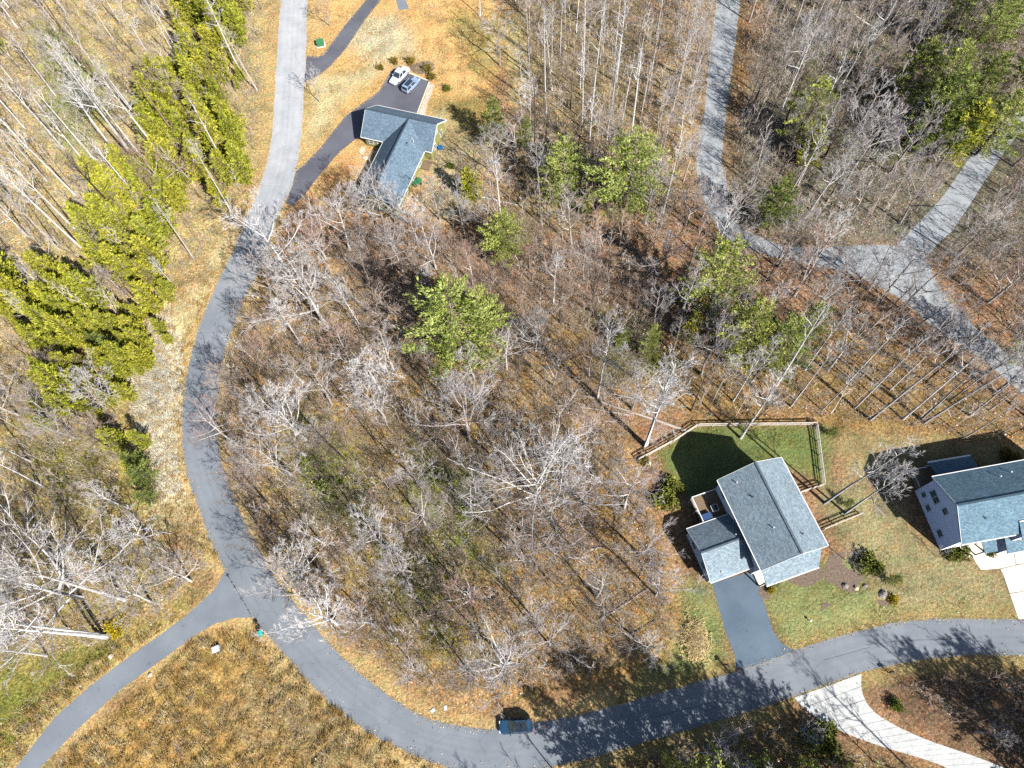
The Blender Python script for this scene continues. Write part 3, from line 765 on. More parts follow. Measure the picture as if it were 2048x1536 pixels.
MB().slab([(8.3, -8.7, 7.5), (22, -8.7, 7.5), (22, -11.0, 6.5), (8.3, -11.0, 6.5)], T).build('dormer_roof', 'shingle_blue', HC, uv=True)
MB().bar((8.3, -8.65, 7.52), (22, -8.65, 7.52), .14, .14).build('gutter', 'trim_white', HC)
MB().box(8.5, 21.6, -10.7, -8.9, 3.0, 6.5).build('front_wall', 'siding_lilac', HC)
window(HC, (2.2, -9.82, 5.0), (1, 0, 0), 1.2, 1.4, n=(0, -1, 0)); window(HC, (2.0, -9.82, 1.9), (1, 0, 0), 1.4, 1.4, n=(0, -1, 0))
MB().box(5.0, 5.95, -9.86, -9.82, .27, 2.3).build('door', 'wood_deck', HC)
pipe(HB, 9.5, 3.6, 8.6, .45); pipe(HB, 11.6, 7.0, 8.6, .4, .09, 'black_matte'); pipe(HB, 4.4, 3.0, 8.2, .35, .09, 'black_matte'); pipe(HC, 3.4, -7.4, 8.0, .4, .08, 'black_matte'); pipe(HC, 8.4, -2.0, 7.6, .5); pipe(HC, 10.4, -1.6, 7.3, .5)
# back porch with a low roof and a deck
MB().slab([(2.0, -.38, 4.3), (8.6, -.38, 4.3), (8.7, 2.8, 3.2), (2.0, 2.9, 3.2)], .14).build('back_porch_roof', 'shingle_blue', HC, uv=True)
MB().bar((1.95, 2.95, 3.14), (8.75, 2.85, 3.14), .3, .14).build('gutter', 'trim_white', HC)
for x in (2.2, 8.4): MB().box(x - .1, x + .1, 2.5, 2.7, 0, 3.1).build('porch_post', 'trim_white', HC)
MB().box(-.4, 8.5, -.38, 2.6, 1.2, 1.4).build('deck', 'wood_deck', HC)
m = MB(); m.bar((-.3, 2.5, 2.3), (2.1, 2.5, 2.3), .1, .07); m.bar((-.3, 2.5, 2.3), (-.3, -.3, 2.3), .1, .07); m.build('deck_rail', 'trim_white', HC)
for x in (-.3, .9, 2.1): MB().box(x - .05, x + .05, 2.45, 2.55, 0, 2.3).build('deck_post', 'trim_white', HC)

# corner of a house at the top edge
p = G(868, -12)
HD = thing('edge_house', (p.x, p.y, 0), math.radians(-8), 'house corner with white eave cut off by the top edge', 'house')
MB().box(-2.6, 2.6, .5, 6, 0, 2.6).build('wall', 'siding_white', HD)
MB().slab([(-3, 0, 2.8), (3, 0, 2.8), (3, 3.3, 4.6), (-3, 3.3, 4.6)], T).build('roof', 'shingle_slate', HD, uv=True)
MB().bar((-3, -.07, 2.72), (3, -.07, 2.72), .16, .16).build('gutter', 'trim_white', HD)


# ------------------------------------------------------------------ vehicles
def vehicle(name, loc, rz, L, W, Ht, paint, roofmat, label, group=None, sedan=False):
    """car pointing along +x"""
    o = thing(name, loc, rz, label, 'car', group)
    w = W / 2; belt = Ht * 0.6; hood = Ht * 0.56
    st = [(-.5, .80, .42, .60), (-.485, .90, .30, belt if not sedan else hood), (-.40, .97, .26, belt if not sedan else hood), (-.2, 1, .24, belt), (.18, 1, .24, belt), (.24, .99, .24, hood + .02), (.40, .94, .26, hood - .1), (.475, .84, .32, hood - .2), (.5, .72, .40, .52)]
    m = MB(); n = 10
    for x, hw, zb, zt in st:
        hw *= w
        for y, z in ((-hw * .86, zb), (-hw, zb + .12), (-hw, zt - .18), (-hw * .95, zt - .05), (-hw * .8, zt), (hw * .8, zt), (hw * .95, zt - .05), (hw, zt - .18), (hw, zb + .12), (hw * .86, zb)): m.v.append((x * L, y, z))
    for i in range(len(st) - 1):
        for j in range(n): m.f.append((i * n + j, i * n + (j + 1) % n, (i + 1) * n + (j + 1) % n, (i + 1) * n + j))
    m.f.append(tuple(range(n))); m.f.append(tuple((len(st) - 1) * n + j for j in range(n - 1, -1, -1)))
    m.build('body', paint, o, smooth=False)
    xb0, xb1, xf1, xf0 = (-.30, -.19, .07, .22) if sedan else (-.475, -.41, .06, .21)
    yb, yr = w * .90, w * .72; zb, zr = belt - .02, Ht
    B = [(xb0 * L, -yb, zb), (xf0 * L, -yb, zb), (xf0 * L, yb, zb), (xb0 * L, yb, zb)]; R = [(xb1 * L, -yr, zr - .04), (xf1 * L, -yr, zr - .04), (xf1 * L, yr, zr - .04), (xb1 * L, yr, zr - .04)]
    m = MB(); m.add(B + R, [(0, 1, 5, 4), (1, 2, 6, 5), (2, 3, 7, 6), (3, 0, 4, 7), (4, 5, 6, 7), (3, 2, 1, 0)]); m.build('cabin', paint, o)
    m = MB(); m.slab([(xb1 * L - .05, -yr * .99, zr), (xf1 * L + .05, -yr * .99, zr), (xf1 * L + .05, yr * .99, zr), (xb1 * L - .05, yr * .99, zr)], .05); m.build('roof', roofmat, o)

    for sy in (-1, 1): MB().bar((xb1 * L - .1, sy * yr * .97, zr + .03), (xf1 * L + .08, sy * yr * .97, zr + .03), .09, .06).build('roof_rail', paint, o)
    if roofmat == 'glass_dark':
        MB().box(xb1 * L - .12, xb1 * L + .35, -yr * .93, yr * .93, zr - .01, zr + .015).build('roof_panel', paint, o)

    def pane(nm, a, b, c, d, ins=.1):
        q = [Vector(v) for v in (a, b, c, d)]; ce = sum(q, Vector()) / 4
        nrm = (q[1] - q[0]).cross(q[2] - q[0]).normalized()
        q = [v + (ce - v) * ins + nrm * .012 for v in q]
        mm = MB(); mm.add(q + [v - nrm * .03 for v in q], [(0, 1, 2, 3), (7, 6, 5, 4), (0, 4, 5, 1), (1, 5, 6, 2), (2, 6, 7, 3), (3, 7, 4, 0)]); mm.build(nm, 'glass_dark', o)
    pane('windscreen', B[1], B[2], R[2], R[1]); pane('rear_window', B[3], B[0], R[0], R[3], .14)

    def lerp(a, b, t): return tuple(a[i] + (b[i] - a[i]) * t for i in range(3))
    for lo0, lo1, up0, up1 in ((B[0], B[1], R[0], R[1]), (B[2], B[3], R[2], R[3])):
        for t0, t1 in ((.03, .48), (.52, .97)): pane('side_window', lerp(lo0, lo1, t0), lerp(lo0, lo1, t1), lerp(up0, up1, t1), lerp(up0, up1, t0), .1)
    for sx in (-.31, .31):
        for sy in (-1, 1):
            wl = link('wheel', None, o); wl.location = (sx * L, sy * (w - .1), .34)
            m = MB(); m.tube([(0, -.11, 0), (0, .11, 0)], [.34, .34], 14); m.build('tyre', 'tyre', wl)
            m = MB(); m.tube([(0, -.125, 0), (0, .125, 0)], [.21, .21], 10); m.build('rim', 'rim', wl)
    for sy in (-1, 1):
        MB().box(.455 * L, .485 * L, sy * w * .62 - .16, sy * w * .62 + .16, hood - .36, hood - .2).build('headlight', 'lamp_clear', o)
        MB().box(-.497 * L, -.484 * L, sy * w * .72 - .12, sy * w * .72 + .12, belt - .35, belt - .1).build('tail_light', 'lamp_red', o)
        MB().box(.15 * L, .15 * L + .14, min(sy * w, sy * (w + .2)), max(sy * w, sy * (w + .2)), belt, belt + .14).build('mirror', paint, o)
    return o


p = G(800, 156); vehicle('parked_car', (p.x, p.y, .01), math.radians(51 + 180), 5.4, 2.0, 1.75, 'paint_white', 'paint_white', 'long white car parked nearer the road on the parking pad', 'cars on the parking pad', True)
p = G(823, 174); vehicle('parked_car', (p.x, p.y, .01), math.radians(50), 4.7, 1.86, 1.6, 'paint_grey', 'glass_dark', 'blue grey car with dark glass roof parked beside the white car', 'cars on the parking pad')
p = G(1032, 1452); vehicle('roadside_car', (p.x, p.y, .016), math.radians(178), 4.75, 1.95, 1.72, 'paint_blue', 'glass_dark', 'dark blue car with glass roof on the road at bottom centre')
# ------------------------------------------------------------------ plants: prototypes
def rot_about(d, ang, az, rnd):
    """direction at angle ang from d, turned az round it"""
    d = d.normalized(); ref = Vector((0, 0, 1)) if abs(d.z) < 0.9 else Vector((1, 0, 0))
    u = d.cross(ref).normalized(); w = d.cross(u)
    return (d * math.cos(ang) + (u * math.cos(az) + w * math.sin(az)) * math.sin(ang)).normalized()


def limb(p, d, length, n, wander, lift, rnd):
    pts = [Vector(p)]; d = Vector(d)
    for i in range(n):
        d = (d + Vector((rnd.gauss(0, wander), rnd.gauss(0, wander), rnd.gauss(0, wander) + lift))).normalized()
        pts.append(pts[-1] + d * length / n)
    return pts


def on_chain(pts, t):
    x = t * (len(pts) - 1); i = min(int(x), len(pts) - 2); f = x - i
    return pts[i].lerp(pts[i + 1], f), (pts[i + 1] - pts[i]).normalized()


def bare_tree(seed, H, r0, clear, nl, ll, spread, levels, top=0.93, wander=0.03, twig=0.013, n=11, sides=7, lseg=5, lsides=4):
    """leafless tree: returns trunk mesh (with main limbs) and crown mesh (branches and twigs)"""
    rnd = random.Random(seed); tr, cr = MB(), MB()
    pts = [Vector((0, 0, -0.3))]
    d = Vector((rnd.gauss(0, .02), rnd.gauss(0, .02), 1))
    for i in range(n):
        d = (d + Vector((rnd.gauss(0, wander), rnd.gauss(0, wander), 0.15))).normalized(); pts.append(pts[-1] + d * (H * top / n))
    rad = [r0 * (1.25 if i == 0 else 1.0 - 0.82 * (i / n) ** 0.9) for i in range(n + 1)]
    tr.tube(pts, rad, sides, False)
    az = rnd.uniform(0, 6)

    def branches(par, r, length, lev):
        if lev >= len(levels): return
        cnt, frac, ang = levels[lev]; a0 = rnd.uniform(0, 6)
        for k in range(cnt):
            t = 0.22 + 0.78 * (k + rnd.random()) / cnt
            p, d = on_chain(par, min(t, 1)); a = a0 + k * 2.4 + rnd.uniform(-.5, .5)
            dd = rot_about(d, ang * rnd.uniform(.7, 1.25), a, rnd)
            L = length * frac * rnd.uniform(.65, 1.25) * (1.15 - .45 * t)
            last = lev == len(levels) - 1
            rr = max(twig, r * (.55 if not last else .45))
            if last:
                cr.spike(p, p + dd * L + Vector((0, 0, L * .1)), rr * 1.35); continue
            ch = limb(p, dd, L, 3, .13, .06, rnd)
            cr.tube(ch, [rr * (1 - .6 * i / (len(ch) - 1)) for i in range(len(ch))], 3, False)
            branches(ch, rr, L, lev + 1)
    for k in range(nl):
        u = (k + rnd.uniform(.1, .9)) / nl; t = clear + (0.99 - clear) * u
        p, d = on_chain(pts, t); az += 2.4 + rnd.uniform(-.5, .5)
        ang = spread * rnd.uniform(.75, 1.2) * (1.15 - .55 * u)
        dd = rot_about(Vector((0, 0, 1)), ang, az, rnd)
        L = ll * rnd.uniform(.7, 1.2) * (1.1 - .6 * u)
        r = r0 * (1 - .82 * t) * .5 + .02
        ch = limb(p, dd, L, lseg, .12, .10, rnd)
        tr.tube(ch, [r * (1 - .75 * i / lseg) for i in range(lseg + 1)], lsides, False)
        branches(ch, r * .7, L, 0)
    return tr, cr


def tuft(V, T, tint, p, d, size, n, rnd, tv, width=0.13):
    """needle tuft: a few narrow blades fanning out round direction d"""
    for k in range(n):
        a = rot_about(d, rnd.uniform(.15, .95), rnd.uniform(0, 6.28), rnd)
        side = a.cross(Vector((rnd.gauss(0, 1), rnd.gauss(0, 1), rnd.gauss(0, 1)))).normalized() * size * width
        b = len(V); q = p + a * size * .35
        V += [p - a * size * .1, q + side, p + a * size * rnd.uniform(.8, 1.15), q - side]
        T += [(b, b + 1, b + 2), (b, b + 2, b + 3)]; tint += [tv] * 4


def pine(seed, H, wid, base, mat, dens=1.0, cone=0.75, size=0.5, fan=.1):
    rnd = random.Random(seed); tr = MB(); n = 8
    pts = [Vector((0, 0, -.2))]; d = Vector((0, 0, 1))
    for i in range(n):
        d = (d + Vector((rnd.gauss(0, .02), rnd.gauss(0, .02), .2))).normalized(); pts.append(pts[-1] + d * H / n)
    r0 = .011 * H + .05
    tr.tube(pts, [r0 * (1 - .93 * i / n) for i in range(n + 1)], 6, False)
    V, T, tint = [], [], []
    z = base; a0 = rnd.uniform(0, 6)
    step = .62 * H / 14
    while z < .985:
        u = (z - base) / (1 - base); nb = int(5 + 2 * (1 - u)); a0 += 1.1
        prof = min(1.0, .5 + u * 2.5) * (1 - u) ** cone
        for k in range(nb):
            L = wid * prof * rnd.uniform(.45, 1.35) + .18
            a = a0 + k * 6.28 / nb + rnd.uniform(-.35, .35)
            p, _ = on_chain(pts, z + rnd.uniform(-.01, .01))
            up = .05 + .55 * u + rnd.uniform(-.15, .2)
            ch = limb(p, (math.cos(a), math.sin(a), up), L, 4, .07, .05, rnd)
            tr.tube(ch, [.035 * (1 - .7 * i / 4) + .012 for i in range(5)], 3, False)
            m = max(4, int(L / .085 * dens)); bt = rnd.uniform(.2, .8)
            for j in range(m):
                t = .25 + .75 * (j + rnd.random()) / m
                q, dd = on_chain(ch, min(t, 1)); s = L * fan * (1.2 - t) + .05
                q = q + Vector((rnd.gauss(0, s), rnd.gauss(0, s), rnd.gauss(0, .08)))
                tv = min(1, max(0, bt + rnd.gauss(0, .3)))
                tuft(V, T, tint, q, (dd + Vector((0, 0, .45))).normalized(), size * rnd.uniform(.7, 1.25), 3, rnd, tv)
        z += step / H * rnd.uniform(.8, 1.2)
    tuft(V, T, tint, pts[-1], Vector((0, 0, 1)), size, 5, rnd, .8)
    return tr.mesh('trunk', 'bark_brown'), tri_mesh('crown', np.array([tuple(v) for v in V]), np.array(T), mat, tint)


def bush(seed, rad, ht, mat, n=420, size=.2):
    rnd = random.Random(seed); V, T, tint = [], [], []
    for k in range(n):
        a = rnd.uniform(0, 6.28); e = math.acos(rnd.uniform(0, 1)); rr = rnd.uniform(.35, 1.1) * (1 + .25 * math.sin(3 * a + seed))
        d = Vector((math.sin(e) * math.cos(a), math.sin(e) * math.sin(a), math.cos(e)))
        p = Vector((d.x * rad * rr, d.y * rad * rr, .1 + d.z * ht * rr * .9))
        tuft(V, T, tint, p, (d + Vector((0, 0, .4))).normalized(), size * rnd.uniform(.7, 1.2), 4, rnd, rnd.random(), .3)
    st = MB()
    for k in range(5):
        a = k * 1.26; st.tube(limb((0, 0, -.1), (math.cos(a) * .5, math.sin(a) * .5, 1), ht * .8, 3, .1, .05, rnd), [.03, .025, .02, .01], 3, False)
    return st.mesh('stem', 'bark_brown'), tri_mesh('foliage', np.array([tuple(v) for v in V]), np.array(T), mat, tint)


def two(pair, tm, cm): return pair[0].mesh('trunk', tm), pair[1].mesh('crown', cm)


PROTO = {'tall': [], 'oak': [], 'white': [], 'small': [], 'pole': [], 'great': [], 'mast': []}
L3 = [(5, .5, .75), (5, .5, .7), (8, .62, .65)]
for s in range(6): PROTO['mast'].append((25.0, *two(bare_tree(120 + s, 25, .25, .55 + .03 * s, 9, 3.6, .75, [(4, .5, .7), (4, .5, .65), (6, .6, .6)], .97, .008), 'bark_pale', 'twig_pale')))
for s in range(6): PROTO['tall'].append((24.0, *two(bare_tree(10 + s, 24, .24, .48, 11, 4.6, .85, L3, .95, .012), 'bark_pale', 'twig_pale')))
for s in range(7): PROTO['oak'].append((17.0, *two(bare_tree(30 + s, 17, .22 + .01 * s, .2 + .03 * s, 9 + s % 4, 5.6 + .35 * s, .85 + .06 * s, L3, .85, .04), 'bark_grey', 'twig_grey')))
for s in range(3): PROTO['white'].append((19.0, *two(bare_tree(50 + s, 19, .30, .22, 12, 8.0, 1.0, L3, .85, .04, .022), 'bark_pale', 'twig_pale')))
PROTO['great'].append((24.0, *two(bare_tree(61, 24, .36, .1, 18, 17, 1.15, [(6, .42, .7), (5, .5, .7), (5, .6, .65)], .8, .04, .022), 'bark_pale', 'twig_pale')))
for s in range(4): PROTO['small'].append((9.0, *two(bare_tree(70 + s, 9, .10, .22, 9, 3.2, .85, [(5, .5, .7), (7, .6, .65)], .9, .05, .013), 'bark_grey', 'twig_grey')))
POLES = []
for s in range(5):
    a, b = bare_tree(90 + s, 9, .065, .35, 7, 1.9, .6, [(8, .55, .6)], .95, .025, .014, 5, 3, 2, 3); a.add(b.v, b.f); POLES.append(a)
PROTO['pole'] = [(9.0, a.mesh('sapling', 'bark_brown' if i % 2 else 'bark_grey'), None) for i, a in enumerate(POLES)]
PINES = {'young': [(10.0, *pine(200 + s, 10, 2.3, .12, 'needle_yellow', 1.0, .7, .42, .13)) for s in range(5)],
         'white': [(20.0, *pine(220 + s, 20, 6.2, .16, 'needle_green', .85, .5, .46)) for s in range(3)],
         'dark': [(17.0, *pine(240 + s, 17, 5.0, .14, 'needle_dark', .9, .6, .45)) for s in range(2)]}


def put(name, proto, xy, H, label, cat, group=None, rnd=random.Random(5), lean=0.0, mats=None, wide=1.0):
    """one plant of its own: an Empty at its foot with trunk and crown"""
    h0, tm, cm = proto; s = H / h0
    if cm is None: o = link(name, tm)
    else:
        o = link(name, None); o.empty_display_size = .5
        for nm, me in (('trunk', tm), ('crown', cm)):
            c = link(nm if tm.name[:4] != 'stem' else {'trunk': 'stem', 'crown': 'foliage'}[nm], me, o)
            if mats:
                c.material_slots[0].link = 'OBJECT'; c.material_slots[0].material = MATS[mats[0 if nm == 'trunk' else 1]]
    o.location = (xy[0], xy[1], 0); o.scale = (s * wide, s * wide, s)
    o.rotation_euler = (rnd.gauss(0, .02) + lean * rnd.uniform(-1, 1), rnd.gauss(0, .02) + lean * rnd.uniform(-1, 1), rnd.uniform(0, 6.28))
    return tag(o, label, cat, group)


# ------------------------------------------------------------------ plants: traced trees (foot and tip as seen in the photo)
NB = 0
PLACED = []          # (x, y, radius) of trunks already standing
R = random.Random(11)


def traced(kind, base, tip=None, H=None, label=None, group=None, cat='tree', name='bare_tree', mats=None, wide=1.0, lean=0.0):
    global NB
    g = G(*base); h = H or height_for(base, tip)
    near = math.hypot(g.x, g.y)
    if H is None and near < 40: h = min(h, 10 + near * .22)          # close to straight below, the tip says little about height
    PLACED.append((g.x, g.y)); NB += 1
    name = {'mast': 'tall_bare_tree', 'tall': 'tall_bare_tree', 'small': 'small_bare_tree'}.get(kind, 'spreading_bare_tree')
    return put(name, PROTO[kind][NB % len(PROTO[kind])], (g.x, g.y), h, label, cat, group, R, lean, mats, wide)


GTL = 'tall pale trees of the upper left wood'; LTL = 'tall pale bare tree leaning across the upper left wood'
for b, t in (((302, 337), (130, 130)), ((223, 390), (60, 190)), ((278, 398), (190, 270)), ((285, 245), (213, 97)), ((250, 330), (120, 160)), ((302, 358), (95, 60)), ((163, 495), (0, 325)), ((150, 390), (0, 230)), ((172, 480), (30, 300)), ((120, 500), (0, 400)), ((190, 320), (60, 150)), ((130, 300), (0, 130)), ((210, 230), (100, 60)), ((80, 420), (-20, 320)), ((60, 300), (-40, 190)), ((255, 290), (140, 130)), ((110, 190), (10, 60)), ((40, 180), (-40, 90)), ((160, 130), (80, 10))):
    traced('mast', b, t, label=LTL, group=GTL, wide=1.0)
traced('mast', (338, 180), (235, 0), label='pale bare trunk at the upper edge of the yellow green pines')
traced('mast', (357, 105), (310, 0), label='straight white trunk standing just left of the topmost yellow pines')
traced('mast', (227, 80), (178, 0), label='short stretch of white trunk over an orange clearing at the top left')
traced('mast', (383, 42), (365, -30), label='white trunk cut by the top edge beside the topmost pines')
traced('tall', (15, 118), (-40, 60), label='pale trunk foot cut off by the left edge near the top')
GLF = 'bare trees left of the straw verge'
for b, t in (((120, 605), (30, 520)), ((255, 595), (180, 540)), ((202, 780), (150, 720)), ((350, 573), (300, 512)), ((85, 640), (0, 585)), ((50, 775), (-40, 720))):
    traced('tall', b, t, label='pale slender bare tree among the lower young pines on the left', group=GLF, wide=.8)
traced('mast', (60, 923), (-60, 868), label='thick white trunk at the left edge level with the green hedge', mats=('bark_pale', 'twig_pale'), wide=1.5)
traced('mast', (85, 972), (-40, 905), label='thin white trunk at the left edge just below the thick one', wide=1.1)
traced('mast', (250, 1200), (0, 1155), label='long white trunk lying across the view above the twin white trunks', mats=('bark_pale', 'twig_pale'), wide=1.1)
traced('mast', (210, 1273), (-20, 1235), label='thick white trunk, upper of the two pointing off the left edge', wide=1.5)
traced('mast', (195, 1268), (-10, 1240), label='white trunk twin growing right beside the thick white trunk', wide=1.1)
traced('mast', (95, 1312), (-60, 1298), label='white trunk at the left edge below the twin trunks', wide=1.2)
traced('great', (165, 1195), H=19, label='wide white branching tree at lower left with many spreading limbs', mats=('bark_pale', 'twig_pale'), wide=1.25)
traced('white', (300, 1080), H=11, label='pale spreading tree between the big white tree and the straw verge')
traced('oak', (60, 1120), H=14, label='bare crown left of the wide white branching tree')
# middle wood
for b, t, k, lb in (((657, 655), (600, 500), 'white', 'pale many limbed tree beside the road above the inner bend'),
                    ((783, 610), (748, 470), 'tall', 'forked white tree above the dark thicket by the big pine'),
                    ((788, 742), (765, 650), 'oak', 'grey tree standing below the fallen trunk in the middle wood'),
                    ((770, 836), (735, 750), 'oak', 'crooked pale tree with bent foot in the middle wood'),
                    ((610, 878), (545, 780), 'white', 'pale tree with arching limbs near the road inside the bend'),
                    ((650, 880), (655, 790), 'oak', 'zigzag white stem right of the arching pale tree'),
                    ((940, 880), (890, 780), 'oak', 'pale tree left of the great white tree'),
                    ((1120, 965), (1150, 800), 'white', 'pale tree growing right behind the great white tree'),
                    ((1195, 795), (1205, 630), 'tall', 'straight white tree above the fallen logs in the middle'),
                    ((1105, 772), (1115, 700), 'small', 'short pale stub tree left of the straight white tree'),
                    ((1292, 890), (1318, 690), 'tall', 'tall straight white trunk by the left end of the garden fence'),
                    ((1289, 893), (1345, 770), 'tall', 'leaning white trunk from the same foot as the straight one'),
                    ((1426, 799), (1457, 700), 'tall', 'thick pale trunk above the back fence'),
                    ((1466, 802), (1530, 700), 'tall', 'slanting pale trunk right of the thick one above the fence'),
                    ((1481, 876), (1580, 750), 'tall', 'slanting pale trunk rising inside the garden fence line'),
                    ((1352, 660), (1395, 520), 'tall', 'slim pale trunk left of the tall pines'),
                    ((1107, 605), (1122, 500), 'tall', 'pale straight trunk above the stub tree'),
                    ((1311, 1190), (1305, 1100), 'oak', 'bare forked tree beside the lawn left of the garage'),
                    ((1066, 1235), (1058, 1180), 'oak', 'pale crooked tree in the lower middle wood'),
                    ((620, 1206), (545, 1165), 'oak', 'pale tree leaning over the road beyond the junction'),
                    ((676, 1248), (570, 1230), 'white', 'pale fan shaped tree reaching over the road'),
                    ((640, 1140), (600, 1060), 'white', 'pale bushy crown above the fan shaped roadside tree'),
                    ((1100, 1290), (1100, 1230), 'oak', 'grey many branched tree near the lower road verge'),
                    ((1050, 1130), (1050, 1040), 'oak', 'grey tree below the great white tree'),
                    ((640, 205), (600, 130), 'small', 'small bare tree reaching over the pale upper road'),
                    ((660, 52), (638, -10), 'oak', 'bare tree between the upper road and the neighbour driveway'),
                    ((1155, 305), (1158, 215), 'oak', 'dark stocky oak above the pair of round pines'),
                    ((770, 465), (762, 330), 'oak', 'bare tree in front of the upper house roof'),
                    ((700, 500), (680, 380), 'oak', 'white branching tree left of the upper house wing'),
                    ((590, 560), (530, 400), 'white', 'big pale tree overhanging the road where it turns pale'),
                    ((560, 600), (490, 470), 'oak', 'grey tree overhanging the road just below the big pale one'),
                    ((1690, 1120), (1705, 1060), 'small', 'small many stemmed bare tree in the lawn beside the middle house'),
                    ((1649, 1006), (1815, 890), 'tall', 'slim leaning tree between the two right hand houses'),
                    ((1690, 1026), (1820, 935), 'tall', 'second slim tree between the two right hand houses'),
                    ((1872, 1112), (1880, 1050), 'small', 'small bare tree at the corner of the lilac house')):
    mats = None
    if 'dark' in lb: mats = ('bark_dark', 'bark_dark')
    traced(k, b, t, label=lb, mats=mats, wide=.9 if k == 'tall' else 1.0)
g = G(1078, 1000); traced('great', (1078, 1000), H=22, label='great white tree with wide spreading limbs in the centre', mats=('bark_pale', 'twig_pale'), wide=1.0)
GR_ = 'slanting trunks above the right hand houses'
for b, t in (((1536, 800), (1680, 620)), ((1582, 812), (1680, 690)), ((1645, 820), (1740, 730)), ((1710, 816), (1880, 690)), ((1740, 840), (1980, 660)), ((1806, 838), (1990, 690)), ((1843, 838), (2010, 710)), ((1848, 846), (2048, 690)), ((1930, 875), (2060, 780)), ((2005, 865), (2080, 820)), ((1610, 740), (1720, 620)), ((1700, 760), (1830, 640)), ((1780, 780), (1900, 690)), ((1500, 690), (1580, 570)), ((1900, 800), (2040, 700)), ((1980, 820), (2090, 740))):
    traced('mast', b, t, label='slim pale trunk slanting up right above the right hand houses', group=GR_, wide=.75)
GT_ = 'upright trunks at the top middle'
for b, t in (((1092, 230), (1094, 0)), ((1103, 145), (1112, 0)), ((1120, 110), (1122, -30)), ((1130, 100), (1142, -20)), ((1185, 210), (1220, 0)), ((1213, 275), (1250, 60)), ((1245, 240), (1265, 100)), ((1280, 245), (1305, 110)), ((1325, 430), (1375, 260)), ((1315, 285), (1370, 180)), ((1345, 220), (1390, 40)), ((1360, 160), (1395, 0)), ((1200, 130), (1220, -10)), ((1160, 180), (1170, 20)), ((1270, 160), (1290, 10)), ((1060, 110), (1055, -30)), ((1310, 90), (1335, -40)), ((1375, 90), (1400, -40))):
    traced('mast', b, t, label='straight pale trunk in the upright wood at the top middle', group=GT_, wide=.7)
GU_ = 'slanting trunks of the upper right wood'
for b, t in (((1545, 185), (1600, 60)), ((1578, 180), (1650, 60)), ((1595, 370), (1690, 180)), ((1645, 390), (1760, 230)), ((1655, 400), (1745, 280)), ((1790, 290), (1825, 180)), ((1640, 460), (1710, 350)), ((1740, 425), (1800, 340)), ((1820, 360), (1880, 260)), ((1520, 90), (1560, -20)), ((1680, 250), (1760, 110)), ((1720, 140), (1790, 20)), ((1620, 110), (1680, 0)), ((1560, 300), (1620, 190)), ((1780, 400), (1850, 300)), ((1960, 480), (2048, 370)), ((1990, 430), (2080, 330)), ((1930, 560), (2020, 470)), ((2000, 560), (2090, 460))):
    traced('tall', b, t, label='slim grey trunk slanting up right in the upper right wood', group=GU_, wide=.7, mats=('bark_grey', 'twig_grey'))

# trees crowding the upper house and the lane
for b, h, k, lb in (((880, 440), 11, 'oak', 'grey bare tree just right of the foot of the upper house wing'), ((930, 470), 12, 'oak', 'bare tree between the upper house wing and the bright pine'), ((835, 480), 11, 'white', 'pale bare tree below the end of the upper house wing'), ((795, 505), 10, 'oak', 'bare tree nearest below the pale log pile'), ((748, 436), 12, 'white', 'pale forked tree overlapping the upper house wing'), ((792, 446), 12, 'white', 'pale tree overlapping the end of the upper house wing'), ((712, 432), 10, 'oak', 'grey tree at the lower left corner of the upper house wing'), ((690, 440), 8, 'small', 'small bare tree at the lower left of the upper house'), ((985, 400), 11, 'oak', 'bare tree left of the round pines'), ((1030, 330), 13, 'oak', 'bare tree in the clearing edge right of the upper house'), ((1000, 130), 13, 'oak', 'bare tree at the right edge of the golden clearing'), ((960, 30), 14, 'tall', 'bare tree at the top right of the golden clearing'), ((650, 480), 12, 'oak', 'grey tree between the road and the upper house wing'), ((1060, 260), 15, 'tall', 'bare tree left of the upright wood'), ((930, 350), 8, 'small', 'small bare tree beside the green cart')):
    traced(k, b, H=h, label=lb)
_lane = smooth_chain(GP(LANE_L[1:]), 8); _R2 = random.Random(8); _acc = 0.0
for k in range(1, len(_lane) - 1):
    t = _lane[k + 1] - _lane[k - 1]; L = float(np.hypot(*(_lane[k] - _lane[k - 1]))); t = t / np.hypot(*t); _acc += L
    if _acc > 2.7:
        _acc = _R2.uniform(-1.2, .6); q = _lane[k] + np.array([t[1], -t[0]]) * (1.3 + _R2.uniform(0, 2.4)); kd = _R2.choice(('oak', 'tall', 'oak', 'small'))
        PLACED.append((q[0], q[1]))
        put({'tall': 'tall_bare_tree', 'small': 'small_bare_tree'}.get(kd, 'spreading_bare_tree'), _R2.choice(PROTO[kd]), q, _R2.uniform(11, 18) * (.65 if kd == 'small' else 1), 'bare tree veiling the near side of the pale lane', 'tree', 'trees along the near side of the lane', _R2, .06)

